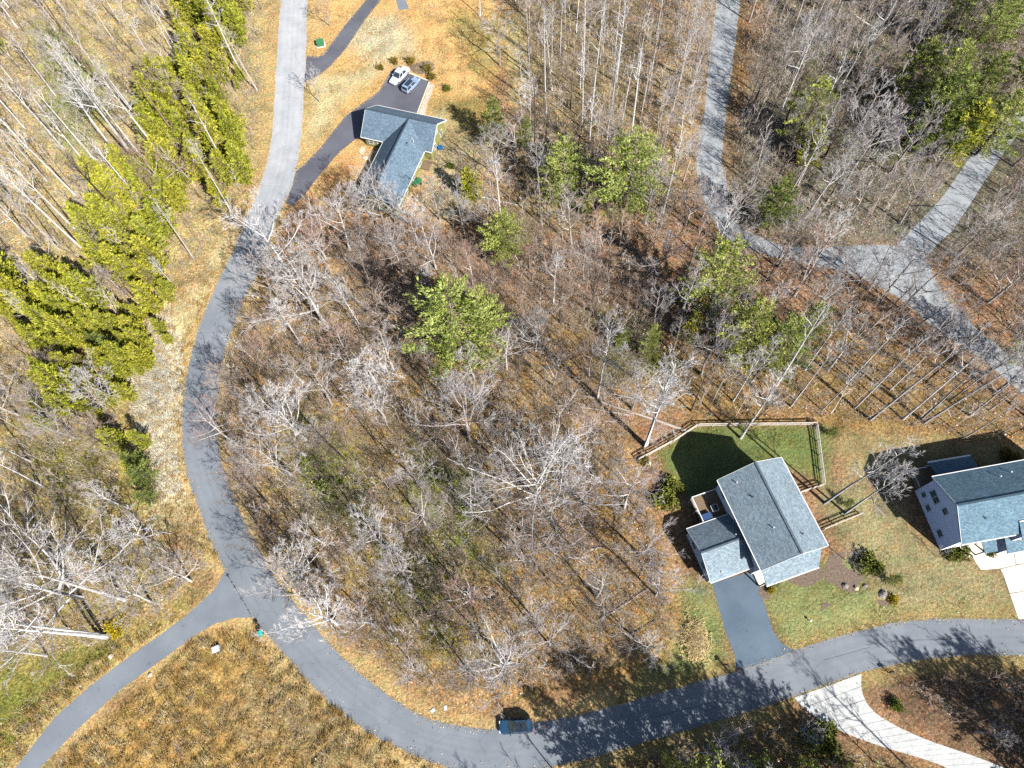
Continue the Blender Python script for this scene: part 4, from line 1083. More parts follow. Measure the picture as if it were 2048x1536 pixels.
# pines, one by one
for kind, b, t, H, wd, lb in (
        ('white', (925, 715), (915, 545), 23, 1.3, 'broad pale green pine in the middle wood below the upper house'),
        ('white', (960, 690), (950, 560), 17, 1.1, 'smaller pine growing against the right side of the broad pale pine'),
        ('white', (1130, 410), (1115, 285), 16, 1.15, 'left of the two round pines right of the upper house'),
        ('white', (1250, 420), (1240, 265), 20, 1.35, 'right and larger of the two round pines right of the upper house'),
        ('white', (1015, 520), (1000, 400), 14, 1.15, 'mid green pine above the broad pale pine'),
        ('young', (945, 400), (940, 320), 9, 1.3, 'small yellow green pine nearest the upper house'),
        ('dark', (990, 290), (985, 210), 12, 1.1, 'dark narrow pine right of the upper house'),
        ('white', (1410, 630), (1440, 500), 20, 1.1, 'tall green pine left of the pair above the back fence'),
        ('white', (1470, 720), (1520, 590), 18, 1.1, 'green pine right of the tall one above the back fence'),
        ('white', (1540, 740), (1585, 640), 16, 1.1, 'lower pale pine rightmost of the three above the back fence'),
        ('white', (1295, 720), (1300, 640), 12, .55, 'small pale pine crown over the straight white trunk'),
        ('dark', (1535, 460), (1540, 370), 14, 1.1, 'dark green pine inside the curve of the pale lane'),
        ('white', (1590, 290), (1625, 165), 16, 1.15, 'yellow green pine right of the upper lane'),
        ('dark', (1830, 290), (1865, 110), 19, 1.4, 'dark green pine in the upper right wood'),
        ('young', (1885, 310), (1915, 200), 14, 1.6, 'golden yellow pine in the upper right wood'),
        ('dark', (1800, 200), (1830, 110), 15, 1.2, 'dark pine left of the golden one'),
        ('white', (1950, 310), (1990, 190), 16, 1.3, 'pale green pine beside the lane branch at upper right'),
        ('white', (1930, 130), (1960, 20), 17, 1.2, 'green pine near the upper right corner'),
        ('white', (2010, 730), (2060, 620), 15, .9, 'green pine cut by the right edge below the lane'),
        ('dark', (2030, 180), (2070, 90), 15, .9, 'green pine cut by the right edge near the top'),
        ('young', (1170, 430), (1160, 380), 8, .8, 'low bright pine between the two round pines'),
        ('dark', (1240, 700), (1250, 650), 7, .9, 'low dark green pine in the middle wood'),
        ('white', (1890, 100), (1905, 20), 16, 1.0, 'green pine near the top right left of the corner pine'),
        ('white', (1850, 225), (1880, 130), 17, 1.1, 'bright green pine between the dark pines at upper right'),
        ('dark', (1930, 235), (1960, 150), 15, 1.1, 'dark pine right of the golden one at upper right'),
        ('white', (1985, 90), (2010, 10), 15, 1.0, 'pale green pine nearest the upper right corner'),
        ('young', (1610, 330), (1630, 260), 10, 1.2, 'low yellow green pine below the pine right of the lane'),
        ('young', (1375, 680), (1390, 620), 9, 1.1, 'bright low pine left of the three pines above the fence'),
        ('white', (1600, 690), (1630, 610), 13, .9, 'pale pine just right of the three above the fence'),
        ('dark', (1050, 300), (1048, 240), 9, .9, 'dark low pine between the upper house clearing and the round pines'),
        ('young', (10, 110), (-20, 60), 10, 1.0, 'yellow green pine at the left edge near the top'),
        ('dark', (1660, 870), (1664, 850), 3.5, 1.0, 'small dark conifer at the corner of the garden fence'),
        ('dark', (1690, 1010), (1692, 990), 3.0, 1.0, 'small dark conifer between the two right hand houses'),
        ('dark', (1778, 1165), (1785, 1150), 4.0, 1.0, 'dark conifer casting a shadow in the lawn of the lilac house')):
    g = G(*b); PLACED.append((g.x, g.y))
    put('pine_tree', R.choice(PINES[kind]), (g.x, g.y), H, lb, 'pine', None, R, .02, None, wd)

YOUNG = [[(365, -40), (490, -40), (480, 60), (455, 125), (440, 140), (395, 130), (350, 60)],
         [(275, 160), (345, 110), (420, 140), (465, 250), (490, 330), (480, 400), (420, 390), (380, 330), (330, 310), (290, 240)],
         [(180, 400), (290, 260), (360, 350), (350, 430), (300, 480), (200, 520), (165, 480)],
         [(250, 420), (310, 450), (325, 580), (320, 625), (280, 605), (230, 520)],
         [(90, 545), (140, 530), (200, 590), (280, 620), (285, 715), (250, 725), (180, 650)],
         [(35, 620), (100, 575), (160, 680), (140, 740), (170, 810), (110, 825), (60, 720)],
         [(210, 735), (250, 750), (240, 795), (205, 795)],
         [(250, 850), (280, 870), (285, 950), (312, 980), (300, 1005), (268, 1000), (255, 940)],
         [(0, 540), (40, 560), (60, 600), (20, 610), (-30, 580)],
         [(180, 640), (235, 700), (245, 740), (180, 720), (140, 660)]]
YLAB = ['yellow green young pine in the topmost stand beside the upper road', 'young pine in the long stand down the upper left verge', 'young pine in the dense stand left of the pale trunks',
        'young pine in the narrow row ending above the straw verge', 'young pine in the stand bordering the straw verge', 'young pine in the lowest left stand',
        'young pine in the small clump beside the straw grass', 'dark young pine in the row left of the straw verge', 'young pine at the left edge in mid height', 'young pine in the dark clump between the two lower stands']


def poisson(poly, spacing, rnd, z=0.0, tries=4000, avoid=None, most=10 ** 9):
    """random spots inside a photo-pixel outline laid on the ground"""
    gp = GP(poly, z); lo, hi = gp.min(0), gp.max(0); out = []
    for _ in range(tries):
        p = (rnd.uniform(lo[0], hi[0]), rnd.uniform(lo[1], hi[1]))
        if not inside([p], gp)[0]: continue
        if any((p[0] - q[0]) ** 2 + (p[1] - q[1]) ** 2 < spacing ** 2 for q in out): continue
        if avoid and any((p[0] - q[0]) ** 2 + (p[1] - q[1]) ** 2 < (spacing * .7) ** 2 for q in avoid): continue
        out.append(p)
        if len(out) >= most: break
    return out


def off_pavement(P, margin, clear=True):
    P = np.asarray(P)
    if len(P) == 0: return P
    ok = np.ones(len(P), bool)
    for g in PAVED_G: ok &= sdist(P, g) > margin
    if clear:
        for g in CLEAR_G: ok &= sdist(P, g) > .5
    return P[ok]


R = random.Random(21)
for poly, lb in zip(YOUNG, YLAB):
    kind = 'dark' if 'dark' in lb else 'young'
    for x, y in off_pavement(poisson(poly, 2.95, R, 4.0, 700), 1.5):
        put('young_pine', R.choice(PINES[kind] if R.random() < .8 else PINES['young']), (x, y), R.choice((R.uniform(4.5, 7), R.uniform(7, 12), R.uniform(8, 12))) if kind == 'young' else R.uniform(5, 8), lb, 'pine', lb.split(' in the ')[-1] if ' in the ' in lb else lb, R, .03, None, R.uniform(.95, 1.25))
for x, y in off_pavement([tuple(np.array(R.choice(GP(R.choice(YOUNG), 3.0).tolist())) + np.array([R.uniform(-6, 3), R.uniform(-5, 5)])) for _ in range(46)], 3.5):
    put('young_pine', R.choice(PINES['young']), (x, y), R.uniform(3, 7.5), 'small yellow green pine straggling round the left stands', 'pine', 'stragglers round the left hand pine stands', R, .04, None, R.uniform(.9, 1.3))
# pines and tall trees south of the road: their shadows reach over it
GS = 'pines beyond the bottom edge'
for k in range(22):
    x = 9 + k * 3.2 + R.uniform(-1.5, 1.5); y = -10.8 - .06 * x - R.uniform(0, 4.5)
    if 44 < x < 60: continue
    if k % 2:
        put('tall_bare_tree', R.choice(PROTO['tall']), (x, y), R.uniform(16, 22), 'tall bare tree just beyond the bottom edge shading the road', 'tree', 'bare trees beyond the bottom edge', R, .03); continue
    put('pine_tree', R.choice(PINES['white'] if k % 3 else PINES['dark']), (x, y), R.uniform(17, 23), 'tall pine just beyond the bottom edge shading the road', 'pine', GS, R, .02)

# ------------------------------------------------------------------ plants: the rest of the woods
ZONES = [  # outline, spacing of trees, kinds, height range, label, group, how many at most
    ([(-60, -60), (530, -60), (520, 200), (505, 330), (470, 430), (380, 540), (270, 640), (-60, 700)], 6.2, ('mast', 'small', 'mast', 'mast', 'oak'), (17, 26), 'bare tree filling the upper left wood between the tall pale trunks', 58),
    ([(-60, 700), (240, 760), (240, 840), (235, 1000), (330, 1080), (400, 1130), (380, 1170), (200, 1290), (-60, 1330)], 6.0, ('oak', 'oak', 'small', 'white'), (9, 15), 'bare grey tree in the thicket left of the road bend', 40),
    ([(500, 640), (620, 480), (720, 450), (850, 470), (1050, 480), (1250, 480), (1330, 560), (1250, 900), (1290, 1000), (1330, 1150), (1350, 1280), (1200, 1340), (900, 1400), (760, 1340), (640, 1220), (540, 1100), (470, 960), (448, 860), (448, 760), (470, 680)], 5.6, ('oak', 'oak', 'small', 'oak', 'white', 'tall'), (9, 17), 'bare grey brown tree in the wood inside the road bend', 125),
    ([(1010, -60), (1425, -60), (1400, 200), (1380, 310), (1395, 420), (1330, 520), (1000, 470), (900, 450), (1040, 280), (1060, 100)], 5.2, ('mast', 'oak', 'small', 'tall', 'mast'), (14, 23), 'bare tree in the wood between the upper house and the lane', 76),
    ([(1490, -60), (2180, -60), (2140, 120), (1950, 260), (1870, 390), (1820, 440), (1700, 478), (1590, 478), (1475, 430), (1470, 250)], 5.1, ('tall', 'oak', 'mast', 'oak', 'small'), (12, 21), 'bare grey tree in the upper right wood beyond the lane', 118),
    ([(2060, 280), (2180, 190), (2220, 760), (2048, 720), (1960, 640), (1900, 560), (1890, 500), (1950, 450)], 6.5, ('oak', 'tall', 'small'), (11, 18), 'bare tree between the lane and its branch at the right edge', 24),
    ([(1400, 500), (1560, 540), (1740, 590), (1860, 680), (2000, 790), (2120, 930), (2048, 885), (1900, 872), (1800, 848), (1640, 836), (1400, 836), (1340, 790), (1300, 640)], 5.2, ('tall', 'oak', 'mast', 'small', 'oak'), (11, 20), 'bare tree in the wood between the lane and the right hand houses', 62),
    ([(1120, 1580), (1330, 1505), (1560, 1440), (1690, 1500), (1880, 1570), (2000, 1800), (1000, 1850)], 5.5, ('small', 'tall', 'small', 'oak'), (8, 19), 'bare tree in the dim wood below the road at the bottom', 26),
    ([(1800, 1370), (1900, 1345), (2048, 1340), (2300, 1330), (2300, 1700), (2080, 1560), (1960, 1490)], 6.5, ('small', 'tall', 'small'), (6, 17), 'bare tree in the corner right of the concrete driveway', 16),
]
R = random.Random(34)
n_bare = NB
for poly, sp, kinds, (h0, h1), lb, most in ZONES:
    pts = off_pavement(poisson(poly, sp, R, 0, 2600, PLACED, most), 2.2)
    for x, y in pts:
        k = R.choice(kinds); H = R.uniform(h0, h1) * (.55 if k == 'small' else .75 if k == 'oak' and h1 > 22 else 1)
        PLACED.append((x, y)); n_bare += 1
        put({'tall': 'tall_bare_tree', 'mast': 'tall_bare_tree', 'small': 'small_bare_tree'}.get(k, 'spreading_bare_tree'), R.choice(PROTO[k]), (x, y), H, lb, 'tree', lb.split(' in the ')[-1].split(' filling the ')[-1], R, .05, R.choice((None, None, ('bark_brown', 'twig_brown'), ('bark_grey', 'twig_red'), ('bark_grey', 'twig_grey'), ('bark_dark', 'twig_brown'))), R.uniform(.8, 1.15))
# understorey saplings: the largest in view one by one, the rest as a thicket
THICKET = [(z[0], z[4]) for z in ZONES]
R = random.Random(55)
spots = []
for zi, (poly, lb) in enumerate(THICKET):
    dens = (3.0, 2.1, 1.75, 2.1, 2.0, 2.0, 2.1, 2.2, 2.3)[zi]
    for x, y in off_pavement(poisson(poly, dens, R, 0, 7500), .9): spots.append((x, y, zi))
cam_p = np.array([0, 0, CAM_H])
px = PX(np.array([s[:2] for s in spots])); vis = (px[:, 0] > 0) & (px[:, 0] < 2048) & (px[:, 1] > 0) & (px[:, 1] < 1536)
order = sorted(range(len(spots)), key=lambda i: (not vis[i], spots[i][0] ** 2 + spots[i][1] ** 2))
SAPL = ['thin bare sapling under the tall trees of the upper left wood', 'thin bare sapling in the thicket left of the road bend', 'thin bare sapling in the wood inside the road bend', 'thin bare sapling between the upper house and the lane', 'thin bare sapling in the upper right wood', 'thin bare sapling at the right edge by the lane', 'thin bare sapling between the lane and the right hand houses', 'thin bare sapling below the road at the bottom', 'thin bare sapling right of the concrete driveway']
TV, TT, TI = [], [], []; off = 0
POLE_TRI = []
for a in POLES:
    f = np.array([(q[0], q[1], q[2]) for q in a.f] + [(q[0], q[2], q[3]) for q in a.f if len(q) == 4]); POLE_TRI.append((np.array(a.v), f))
for rank, i in enumerate(order):
    x, y, zi = spots[i]; H = R.uniform(3.5, 9.5) * (1.0 if zi in (1, 2, 7, 8) else 1.3)
    if rank < 290:
        put('sapling', R.choice(PROTO['pole']), (x, y), H, SAPL[zi], 'sapling', SAPL[zi].replace('thin bare sapling', 'saplings'), R, .09, None, R.uniform(.9, 1.4))
    else:
        v, f = R.choice(POLE_TRI); s = H / 9.0; a = R.uniform(0, 6.28); c, sn = math.cos(a) * s, math.sin(a) * s
        tx, ty = R.gauss(0, .09), R.gauss(0, .09)
        q = np.c_[v[:, 0] * c - v[:, 1] * sn + x + v[:, 2] * s * tx, v[:, 0] * sn + v[:, 1] * c + y + v[:, 2] * s * ty, v[:, 2] * s]
        TV.append(q); TT.append(f + off); off += len(q); TI.append(np.full(len(q), R.random()))
if TV: tag(link('sapling_thicket', tri_mesh('sapling_thicket', np.vstack(TV), np.vstack(TT), 'brush_twig', np.concatenate(TI))), 'thin grey brown saplings crowding the woods', None, None, 'stuff')
print('bare trees', n_bare, 'sapling spots', len(spots))


# ------------------------------------------------------------------ ground cover: brush, dry leaves, grass
def area_points(polys, per_m2, rs, margin=.3, clear=True):
    out = []
    for poly, k in polys:
        gp = GP(poly); lo, hi = gp.min(0), gp.max(0); n = int((hi - lo).prod() * per_m2 * k)
        P = rs.uniform(lo, hi, (n, 2)); out.append(P[inside(P, gp)])
    P = np.vstack(out)
    return off_pavement(P, margin, clear)


rs = np.random.RandomState(9)
WOODS = [(z[0], 1.0) for z in ZONES]
EXTRA = [([(440, 640), (520, 560), (640, 420), (700, 440), (1280, 920), (1370, 1320), (900, 1420), (640, 1230), (470, 1000)], .5), ([(100, 1536), (390, 1290), (510, 1260), (640, 1410), (850, 1540)], .35), ([(-60, 1480), (60, 1400), (200, 1310), (330, 1230), (180, 1370), (30, 1530)], .6)]


def scatter_blades(name, P, n, hgt, spread, width, mat, label, lean=.6, tint=None, z0=0.0, comb=None):
    """upright blades or twigs: n thin three sided spikes per spot"""
    N = len(P) * n; B = np.repeat(P, n, 0) + rs.normal(0, spread * .25, (N, 2))
    a = rs.uniform(0, 6.283, N) if comb is None else comb + .9 * np.sin(B[:, 0] * .35 + np.sin(B[:, 1] * .3)) + rs.normal(0, .55, N)
    L = rs.uniform(.45, 1.1, N) * hgt; k = rs.uniform(.15, 1, N) * lean
    d = np.c_[np.cos(a) * k, np.sin(a) * k, np.ones(N)]; d /= np.linalg.norm(d, axis=1)[:, None]
    base = np.c_[B, np.full(N, z0 - .03)]; tip = base + d * L[:, None]
    b = rs.uniform(0, 6.283, N); V = np.empty((N, 4, 3))
    for j in range(3):
        V[:, j] = base + np.c_[np.cos(b + 2.094 * j), np.sin(b + 2.094 * j), np.zeros(N)] * width
    V[:, 3] = tip
    T = (np.arange(N)[:, None, None] * 4 + np.array([[0, 1, 3], [1, 2, 3], [2, 0, 3]])).reshape(-1, 3)
    t = np.clip((rs.uniform(0, 1, N) if tint is None else np.repeat(tint, n) + rs.normal(0, .12, N)), 0, 1)
    return tag(link(name, tri_mesh(name, V.reshape(-1, 3), T, mat, np.repeat(t, 4))), label, None, None, 'stuff')


def flat_leaves(name, P, size, mat, label):
    """curled dry leaves: small bent quads of four triangles"""
    N = len(P); a = rs.uniform(0, 6.283, N); s = rs.uniform(.5, 1.3, N) * size
    u = np.c_[np.cos(a), np.sin(a), rs.normal(0, .45, N)]; w = np.c_[-np.sin(a), np.cos(a), rs.normal(0, .45, N)] * .7
    c = np.c_[P, rs.uniform(.03, .12, N)]
    V = np.stack([c - u * s[:, None], c - w * s[:, None] + [0, 0, .05], c + u * s[:, None], c + w * s[:, None] + [0, 0, .05]], 1)
    T = (np.arange(N)[:, None, None] * 4 + np.array([[0, 1, 2], [0, 2, 3]])).reshape(-1, 3)
    return tag(link(name, tri_mesh(name, V.reshape(-1, 3), T, mat, np.repeat(rs.uniform(0, 1, N), 4))), label, None, None, 'stuff')


P = area_points(WOODS + EXTRA + [(ZONES[2][0], 2.2), (ZONES[1][0], .9)], 1.0, rs, .6)
scatter_blades('brush', P, 9, 1.8, 1.3, .017, 'brush_twig', 'low twiggy brush on the forest floor', 1.1)
P = area_points(WOODS + EXTRA, 1.9, rs, .3)
_e = np.vstack([smooth_chain(GP(e), 40) for e in (ROAD_IN, ROAD_OUT[:16], ROAD_OUT[17:], LANE_L, LANE_R)]); _e = _e[rs.uniform(0, 1, len(_e)) < .5] ; _e = _e + rs.normal(0, .7, _e.shape)
flat_leaves('blown_leaves', _e, .09, 'leaf_dry', 'dry leaves blown along the road edges')
flat_leaves('leaf_litter', P, .15, 'leaf_dry', 'dry fallen leaves on the forest floor')
OLIVE = [([(600, 830), (720, 900), (760, 1060), (640, 1060), (570, 950)], 1.0), ([(820, 880), (960, 930), (1000, 1130), (900, 1180), (830, 1010)], 1.0), ([(740, 1060), (860, 1080), (960, 1300), (860, 1300), (760, 1180)], .8), ([(520, 700), (800, 700), (980, 850), (1000, 1100), (860, 1250), (660, 1150), (560, 950)], .1), ([(60, 30), (160, 60), (230, 200), (170, 330), (90, 250)], .7), ([(40, 850), (180, 900), (220, 1010), (100, 1000)], .7), ([(1180, 640), (1300, 640), (1340, 740), (1220, 760)], .8), ([(1560, 120), (1800, 90), (2000, 200), (1850, 330), (1650, 330)], .35), ([(-60, 1330), (150, 1300), (230, 1290), (150, 1370), (20, 1480)], .6)]
P = area_points(OLIVE, 4.6, rs, .3)
keep = np.sin(P[:, 0] * .55 + 2 * np.sin(P[:, 1] * .3)) + np.sin(P[:, 1] * .6 + 1.5 * np.sin(P[:, 0] * .35)) > rs.uniform(-1.6, 1.0, len(P))
scatter_blades('undergrowth', P[keep], 6, .5, .7, .045, 'grass_green', 'low olive green undergrowth in patches on the forest floor', 1.6)
STRAW = [([(262, 640), (340, 620), (372, 690), (366, 800), (362, 900), (372, 1000), (300, 1010), (270, 900), (255, 760)], 1.0)]
FIELD = [([(110, 1536), (390, 1285), (510, 1250), (640, 1400), (880, 1545), (100, 1560)], .8), ([(270, 600), (400, 570), (440, 520), (365, 760), (372, 900), (440, 1130), (350, 1060), (290, 1000), (265, 720)], .5), ([(-60, 1500), (60, 1410), (230, 1300), (430, 1180), (180, 1370), (20, 1540)], .7)]
P = area_points(FIELD, 13.0, rs, .15)
P = P[np.sin(P[:, 0] * 1.9 + 2 * np.sin(P[:, 1] * 1.1)) + np.sin(P[:, 1] * 2.3 + 2 * np.sin(P[:, 0] * .9)) > rs.uniform(-1.2, 1.5, len(P))]
cl = .5 + .25 * np.sin(P[:, 0] * .9 + 1.3 * np.sin(P[:, 1] * .5)) * np.sin(P[:, 1] * .8 + np.sin(P[:, 0] * .6))
scatter_blades('dry_grass', P, 7, 1.35, .6, .035, 'grass_dry', 'dry golden grass of the roadside field', 1.5, cl - .12, 0.0, .6)
P = area_points(STRAW, 16.0, rs, .15); P = P[sdist(P, GP(STRAW[0][0])) < -rs.uniform(-.3, 4.2, len(P))]
scatter_blades('straw_grass', P, 8, .9, .6, .03, 'grass_dry', 'pale straw coloured tall grass beside the bend', 1.6, np.full(len(P), 1.05), 0.0, 2.2)
_v = np.vstack([smooth_chain(GP(e), 60) for e in (ROAD_IN, ROAD_OUT[:16], ROAD_OUT[17:], LANE_L, LANE_R, DRIVE_TOP, DRIVE_A[:8])]); _v = _v + rs.normal(0, .22, _v.shape)
scatter_blades('verge_grass', _v, 3, .3, .4, .04, 'grass_dry', 'ragged dry grass creeping over the pavement edges', 1.6)
YARD = [([(610, -60), (960, -60), (1010, 60), (1000, 250), (960, 420), (880, 440), (830, 420), (700, 430), (600, 400), (600, 200)], 1.0)]
P = area_points(YARD, 3.4, rs, .1)
scatter_blades('yard_grass', P, 5, .3, .6, .05, 'grass_dry', 'short dry grass round the upper house', 1.3, .45 + .3 * np.sin(P[:, 0] * .5) * np.sin(P[:, 1] * .4))
LAWN = [([(1300, 900), (1390, 855), (1640, 855), (1650, 980), (1560, 930), (1380, 1000), (1330, 960)], 1.0), ([(1370, 1150), (1425, 1165), (1475, 1330), (1400, 1365), (1250, 1395), (1360, 1280)], 1.0), ([(1505, 1160), (1660, 1110), (1760, 1120), (1800, 1236), (1730, 1256), (1590, 1300), (1560, 1284)], 1.0), ([(1640, 1000), (1720, 960), (1860, 1080), (1960, 1130), (2010, 1140), (2040, 1240), (1780, 1250), (1700, 1130)], .7)]
P = area_points(LAWN, 9.0, rs, .08, False)
scatter_blades('lawn_grass', P, 4, .14, .4, .04, 'grass_green', 'green and tan lawn grass round the right hand houses', 1.3)


# ------------------------------------------------------------------ garden fence, logs, small things
R = random.Random(77)
FZ = thing('rail_fence', (29.9, 38.7, 0), 0, 'three rail wooden fence round the back garden of the middle house', 'fence')


def fence_run(a, b, parent, hgt=1.3):
    o = parent.location; a = Vector((a[0] - o.x, a[1] - o.y, 0)); b = Vector((b[0] - o.x, b[1] - o.y, 0)); L = (b - a).length; n = max(1, round(L / 2.4)); d = (b - a).normalized()
    for k in range(n + 1):
        p = a + d * (L * k / n); s = .065
        MB().box(p.x - s, p.x + s, p.y - s, p.y + s, -.1, hgt).build('post', 'wood_fence', parent)
    for k in range(n):
        p, q = a + d * (L * k / n + .09), a + d * (L * (k + 1) / n - .09)
        for z in (.35, .75, 1.15):
            e = R.uniform(-.02, .02); MB().bar((p.x, p.y, z + e), (q.x, q.y, z - e), .05, .12).build('rail', 'wood_fence', parent)
        MB().bar((p.x, p.y, hgt + .03), (q.x, q.y, hgt + .03), .1, .04).build('cap_rail', 'wood_fence', parent)


fence_run((29.9, 38.7), (48.9, 36.8), FZ); fence_run((48.9, 36.5), (47.4, 26.7), FZ); fence_run((47.2, 26.6), (43.4, 25.8), FZ)
fence_run((29.6, 38.6), (25.3, 36.4), FZ); fence_run((25.0, 36.3), (19.2, 33.9), FZ)
FY = thing('side_fence', (45.2, 19.6, 0), 0, 'short wooden fence between the middle and lilac houses', 'fence')
fence_run((45.4, 19.7), (51.8, 21.5), FY)


def log(a, b, r, label, mat='bark_log', branches=3):
    pa, pb = G(*a), G(*b); pa.z = pb.z = r * .8; o = thing('fallen_log', (pa.x, pa.y, 0), 0, label, 'log')
    d = pb - pa; pts = [Vector((0, 0, r * .8)) + d * t + Vector((R.gauss(0, .06), R.gauss(0, .06), R.uniform(0, .08))) for t in np.linspace(0, 1, 8)]
    MB().tube(pts, [r * (1 - .6 * i / 7) for i in range(8)], 8).build('trunk', mat, o)
    for k in range(branches):
        p, dd = on_chain(pts, R.uniform(.4, .98)); e = rot_about(dd, R.uniform(.5, .9), R.uniform(0, 6.28), R); e.z = abs(e.z) + .1
        ch = limb(p, e, R.uniform(1, 2.6), 4, .15, .02, R)
        MB().tube(ch, [r * .3 * (1 - .18 * i) for i in range(5)], 4).build('branch', mat, o)


log((1372, 862), (1165, 792), .28, 'long fallen log left of the back fence', branches=4)
log((1260, 832), (1105, 803), .2, 'fallen log just above the long one, pointing at the great white tree')
log((810, 668), (645, 552), .3, 'long pale fallen trunk across the middle wood near the road', 'bark_pale', 7)
log((1200, 1240), (1295, 1180), .15, 'thin pale log near the lawn left of the driveway')
log((1262, 1268), (1310, 1240), .18, 'short dark log just below the thin pale log', 'bark_dark', 1)
log((230, 1048), (345, 1068), .2, 'pale fallen trunk left of the road bend', branches=4)
log((310, 1092), (360, 1116), .16, 'short fallen trunk nearer the road bend')
log((330, 1145), (375, 1165), .12, 'thin fallen stem just above the junction')
log((15, 1208), (90, 1243), .16, 'dark fallen log above the white trunks at lower left', 'bark_grey')
log((1085, 1078), (1130, 1066), .16, 'short pale log in the lower middle wood')
log((735, 470), (800, 490), .22, 'pale log pile below the wing of the upper house')
log((1176, 1100), (1210, 1095), .14, 'small pale log above the thin pale log')
log((830, 540), (800, 500), .16, 'log in the dark thicket by the broad pine', 'bark_dark')
log((960, 395), (1040, 412), .15, 'white dead snag across the yellow green pine', 'bark_pale', 6)

# shrubs in the gardens
SH = {k: [(1.0, *bush(300 + i * 7 + s, .9, 1.2, k)) for s in range(2)] for i, k in enumerate(('shrub_green', 'shrub_yellow', 'shrub_gold'))}
for kind, px_, H, wd, lb in (
        ('shrub_gold', (762, 138), 1.0, .75, 'round golden shrub left of the parked cars'), ('shrub_gold', (790, 126), 1.15, .7, 'golden shrub behind the white car'),
        ('shrub_gold', (822, 126), 1.15, .85, 'golden shrub above the gap between the cars'), ('shrub_gold', (856, 140), 1.15, .85, 'golden shrub at the top of the parking pad kerb'),
        ('shrub_gold', (864, 157), 1.15, .85, 'golden shrub at the right corner of the parking pad'), ('shrub_green', (895, 180), 1.0, .9, 'small dark shrub alone right of the parking pad'),
        ('shrub_yellow', (1540, 1180), .8, .8, 'bright yellow shrub in front of the middle house porch'), ('shrub_yellow', (1784, 1200), .9, .9, 'bright yellow shrub in the lawn by the stones'),
        ('shrub_green', (1905, 1112), 1.0, 1.2, 'green shrub left of two at the lilac house front'), ('shrub_green', (1925, 1108), 1.0, 1.2, 'green shrub right of two at the lilac house front'),
        ('shrub_green', (1735, 1130), 1.5, 1.3, 'green shrub beneath the small bare tree in the lawn'), ('shrub_green', (1545, 1165), .8, 1, 'low green shrub by the porch of the middle house'),
        ('shrub_green', (1980, 1108), .8, .8, 'small green shrub beside the lilac house entry'), ('shrub_yellow', (232, 1255), 1.0, 1.6, 'yellow green bush by the ditch at lower left'),
        ('shrub_green', (1330, 1000), 1.6, 1.4, 'dark green bush left of the middle house deck'), ('shrub_green', (1345, 975), 1.4, 1.2, 'green bush at the edge of the shaded garden'),
        ('shrub_gold', (1290, 925), .9, 1.0, 'tan bush at the left end of the fence'), ('shrub_gold', (2015, 915), 1.2, 1.2, 'tan round bush behind the lilac house'),
        ('shrub_green', (1640, 1480), 2.2, 1.2, 'bright green bush in the dim wood below the road'), ('shrub_green', (1790, 1410), 1.0, 1.0, 'small green plant right of the concrete driveway'),
        ('shrub_green', (902, 335), 1.0, .8, 'small green plant right of the upper house wing'), ('shrub_green', (660, 980), 1.2, 2.0, 'low green bush in the wood inside the bend'), ('shrub_green', (620, 930), 1.0, 2.2, 'olive bush left of the low green bush'), ('shrub_green', (880, 950), 1.0, 2.2, 'olive bush left of the great white tree'), ('shrub_green', (930, 1020), 1.0, 2.0, 'olive bush below left of the great white tree')):
    g = G(*px_); put('garden_shrub', R.choice(SH[kind]), (g.x, g.y), H, lb, 'shrub', None, R, 0, None, wd)


def blob_sheet(name, c, r, mat, z=.012, parent=None, sq=1.0, n=18):
    g = G(*c); pts = []
    for k in range(n):
        a = 2 * math.pi * k / n; q = r * R.uniform(.82, 1.12); pts.append((g.x + q * math.cos(a) * sq, g.y + q * math.sin(a), z))
    m = MB(); m.add(pts, [tuple(range(n))]); return tag(m.build(name, mat, parent), None, None, None, None if parent else 'structure')


for c, r, s in (((1610, 1150), 1.6, 2.0), ((1700, 1140), 3.2, 1.2), ((1657, 1220), 1.0, 1.2), ((1765, 1190), 1.5, 1.0), ((845, 135), 1.9, 1.5), ((1530, 1185), 1.0, 1.0)):
    blob_sheet('mulch_bed', c, r, 'mulch', .02, None, s)


def stone(c, r, label, mat='stone_grey', hgt=.5):
    g = G(*c); m = MB(); n, k = 9, 5
    for i in range(k):
        t = i / (k - 1)
        for j in range(n):
            a = 2 * math.pi * j / n; q = r * (1 - t ** 2.4 * .75) * R.uniform(.8, 1.15); m.v.append((q * math.cos(a), q * math.sin(a), -.05 + hgt * r * 2 * t * R.uniform(.9, 1.05)))
    for i in range(k - 1):
        for j in range(n): m.f.append((i * n + j, i * n + (j + 1) % n, (i + 1) * n + (j + 1) % n, (i + 1) * n + j))
    m.f.append(tuple((k - 1) * n + j for j in range(n)))
    o = m.build('stone', mat); o.location = (g.x, g.y, 0); o.rotation_euler.z = R.uniform(0, 6); tag(o, label, 'stone')


for c, r, lb, mt in (((1765, 1188), .75, 'large grey boulder beside the yellow lawn shrub', 'stone_grey'), ((1690, 1172), .5, 'grey boulder left in the mulch bed', 'stone_grey'), ((1712, 1176), .45, 'pale boulder in the middle of the mulch bed', 'stone_pale'), ((1730, 1172), .4, 'small grey boulder at the right of the mulch bed', 'stone_grey'), ((1295, 928), .6, 'pale stone at the left fence end', 'stone_pale'), ((2022, 922), .5, 'pale stone by the bush behind the lilac house', 'stone_pale'), ((222, 1312), .45, 'pale stone in the ditch beside the side road', 'stone_pale'), ((300, 1350), .35, 'pale stone at the lower edge of the side road', 'stone_pale')):
    stone(c, r, lb, mt)

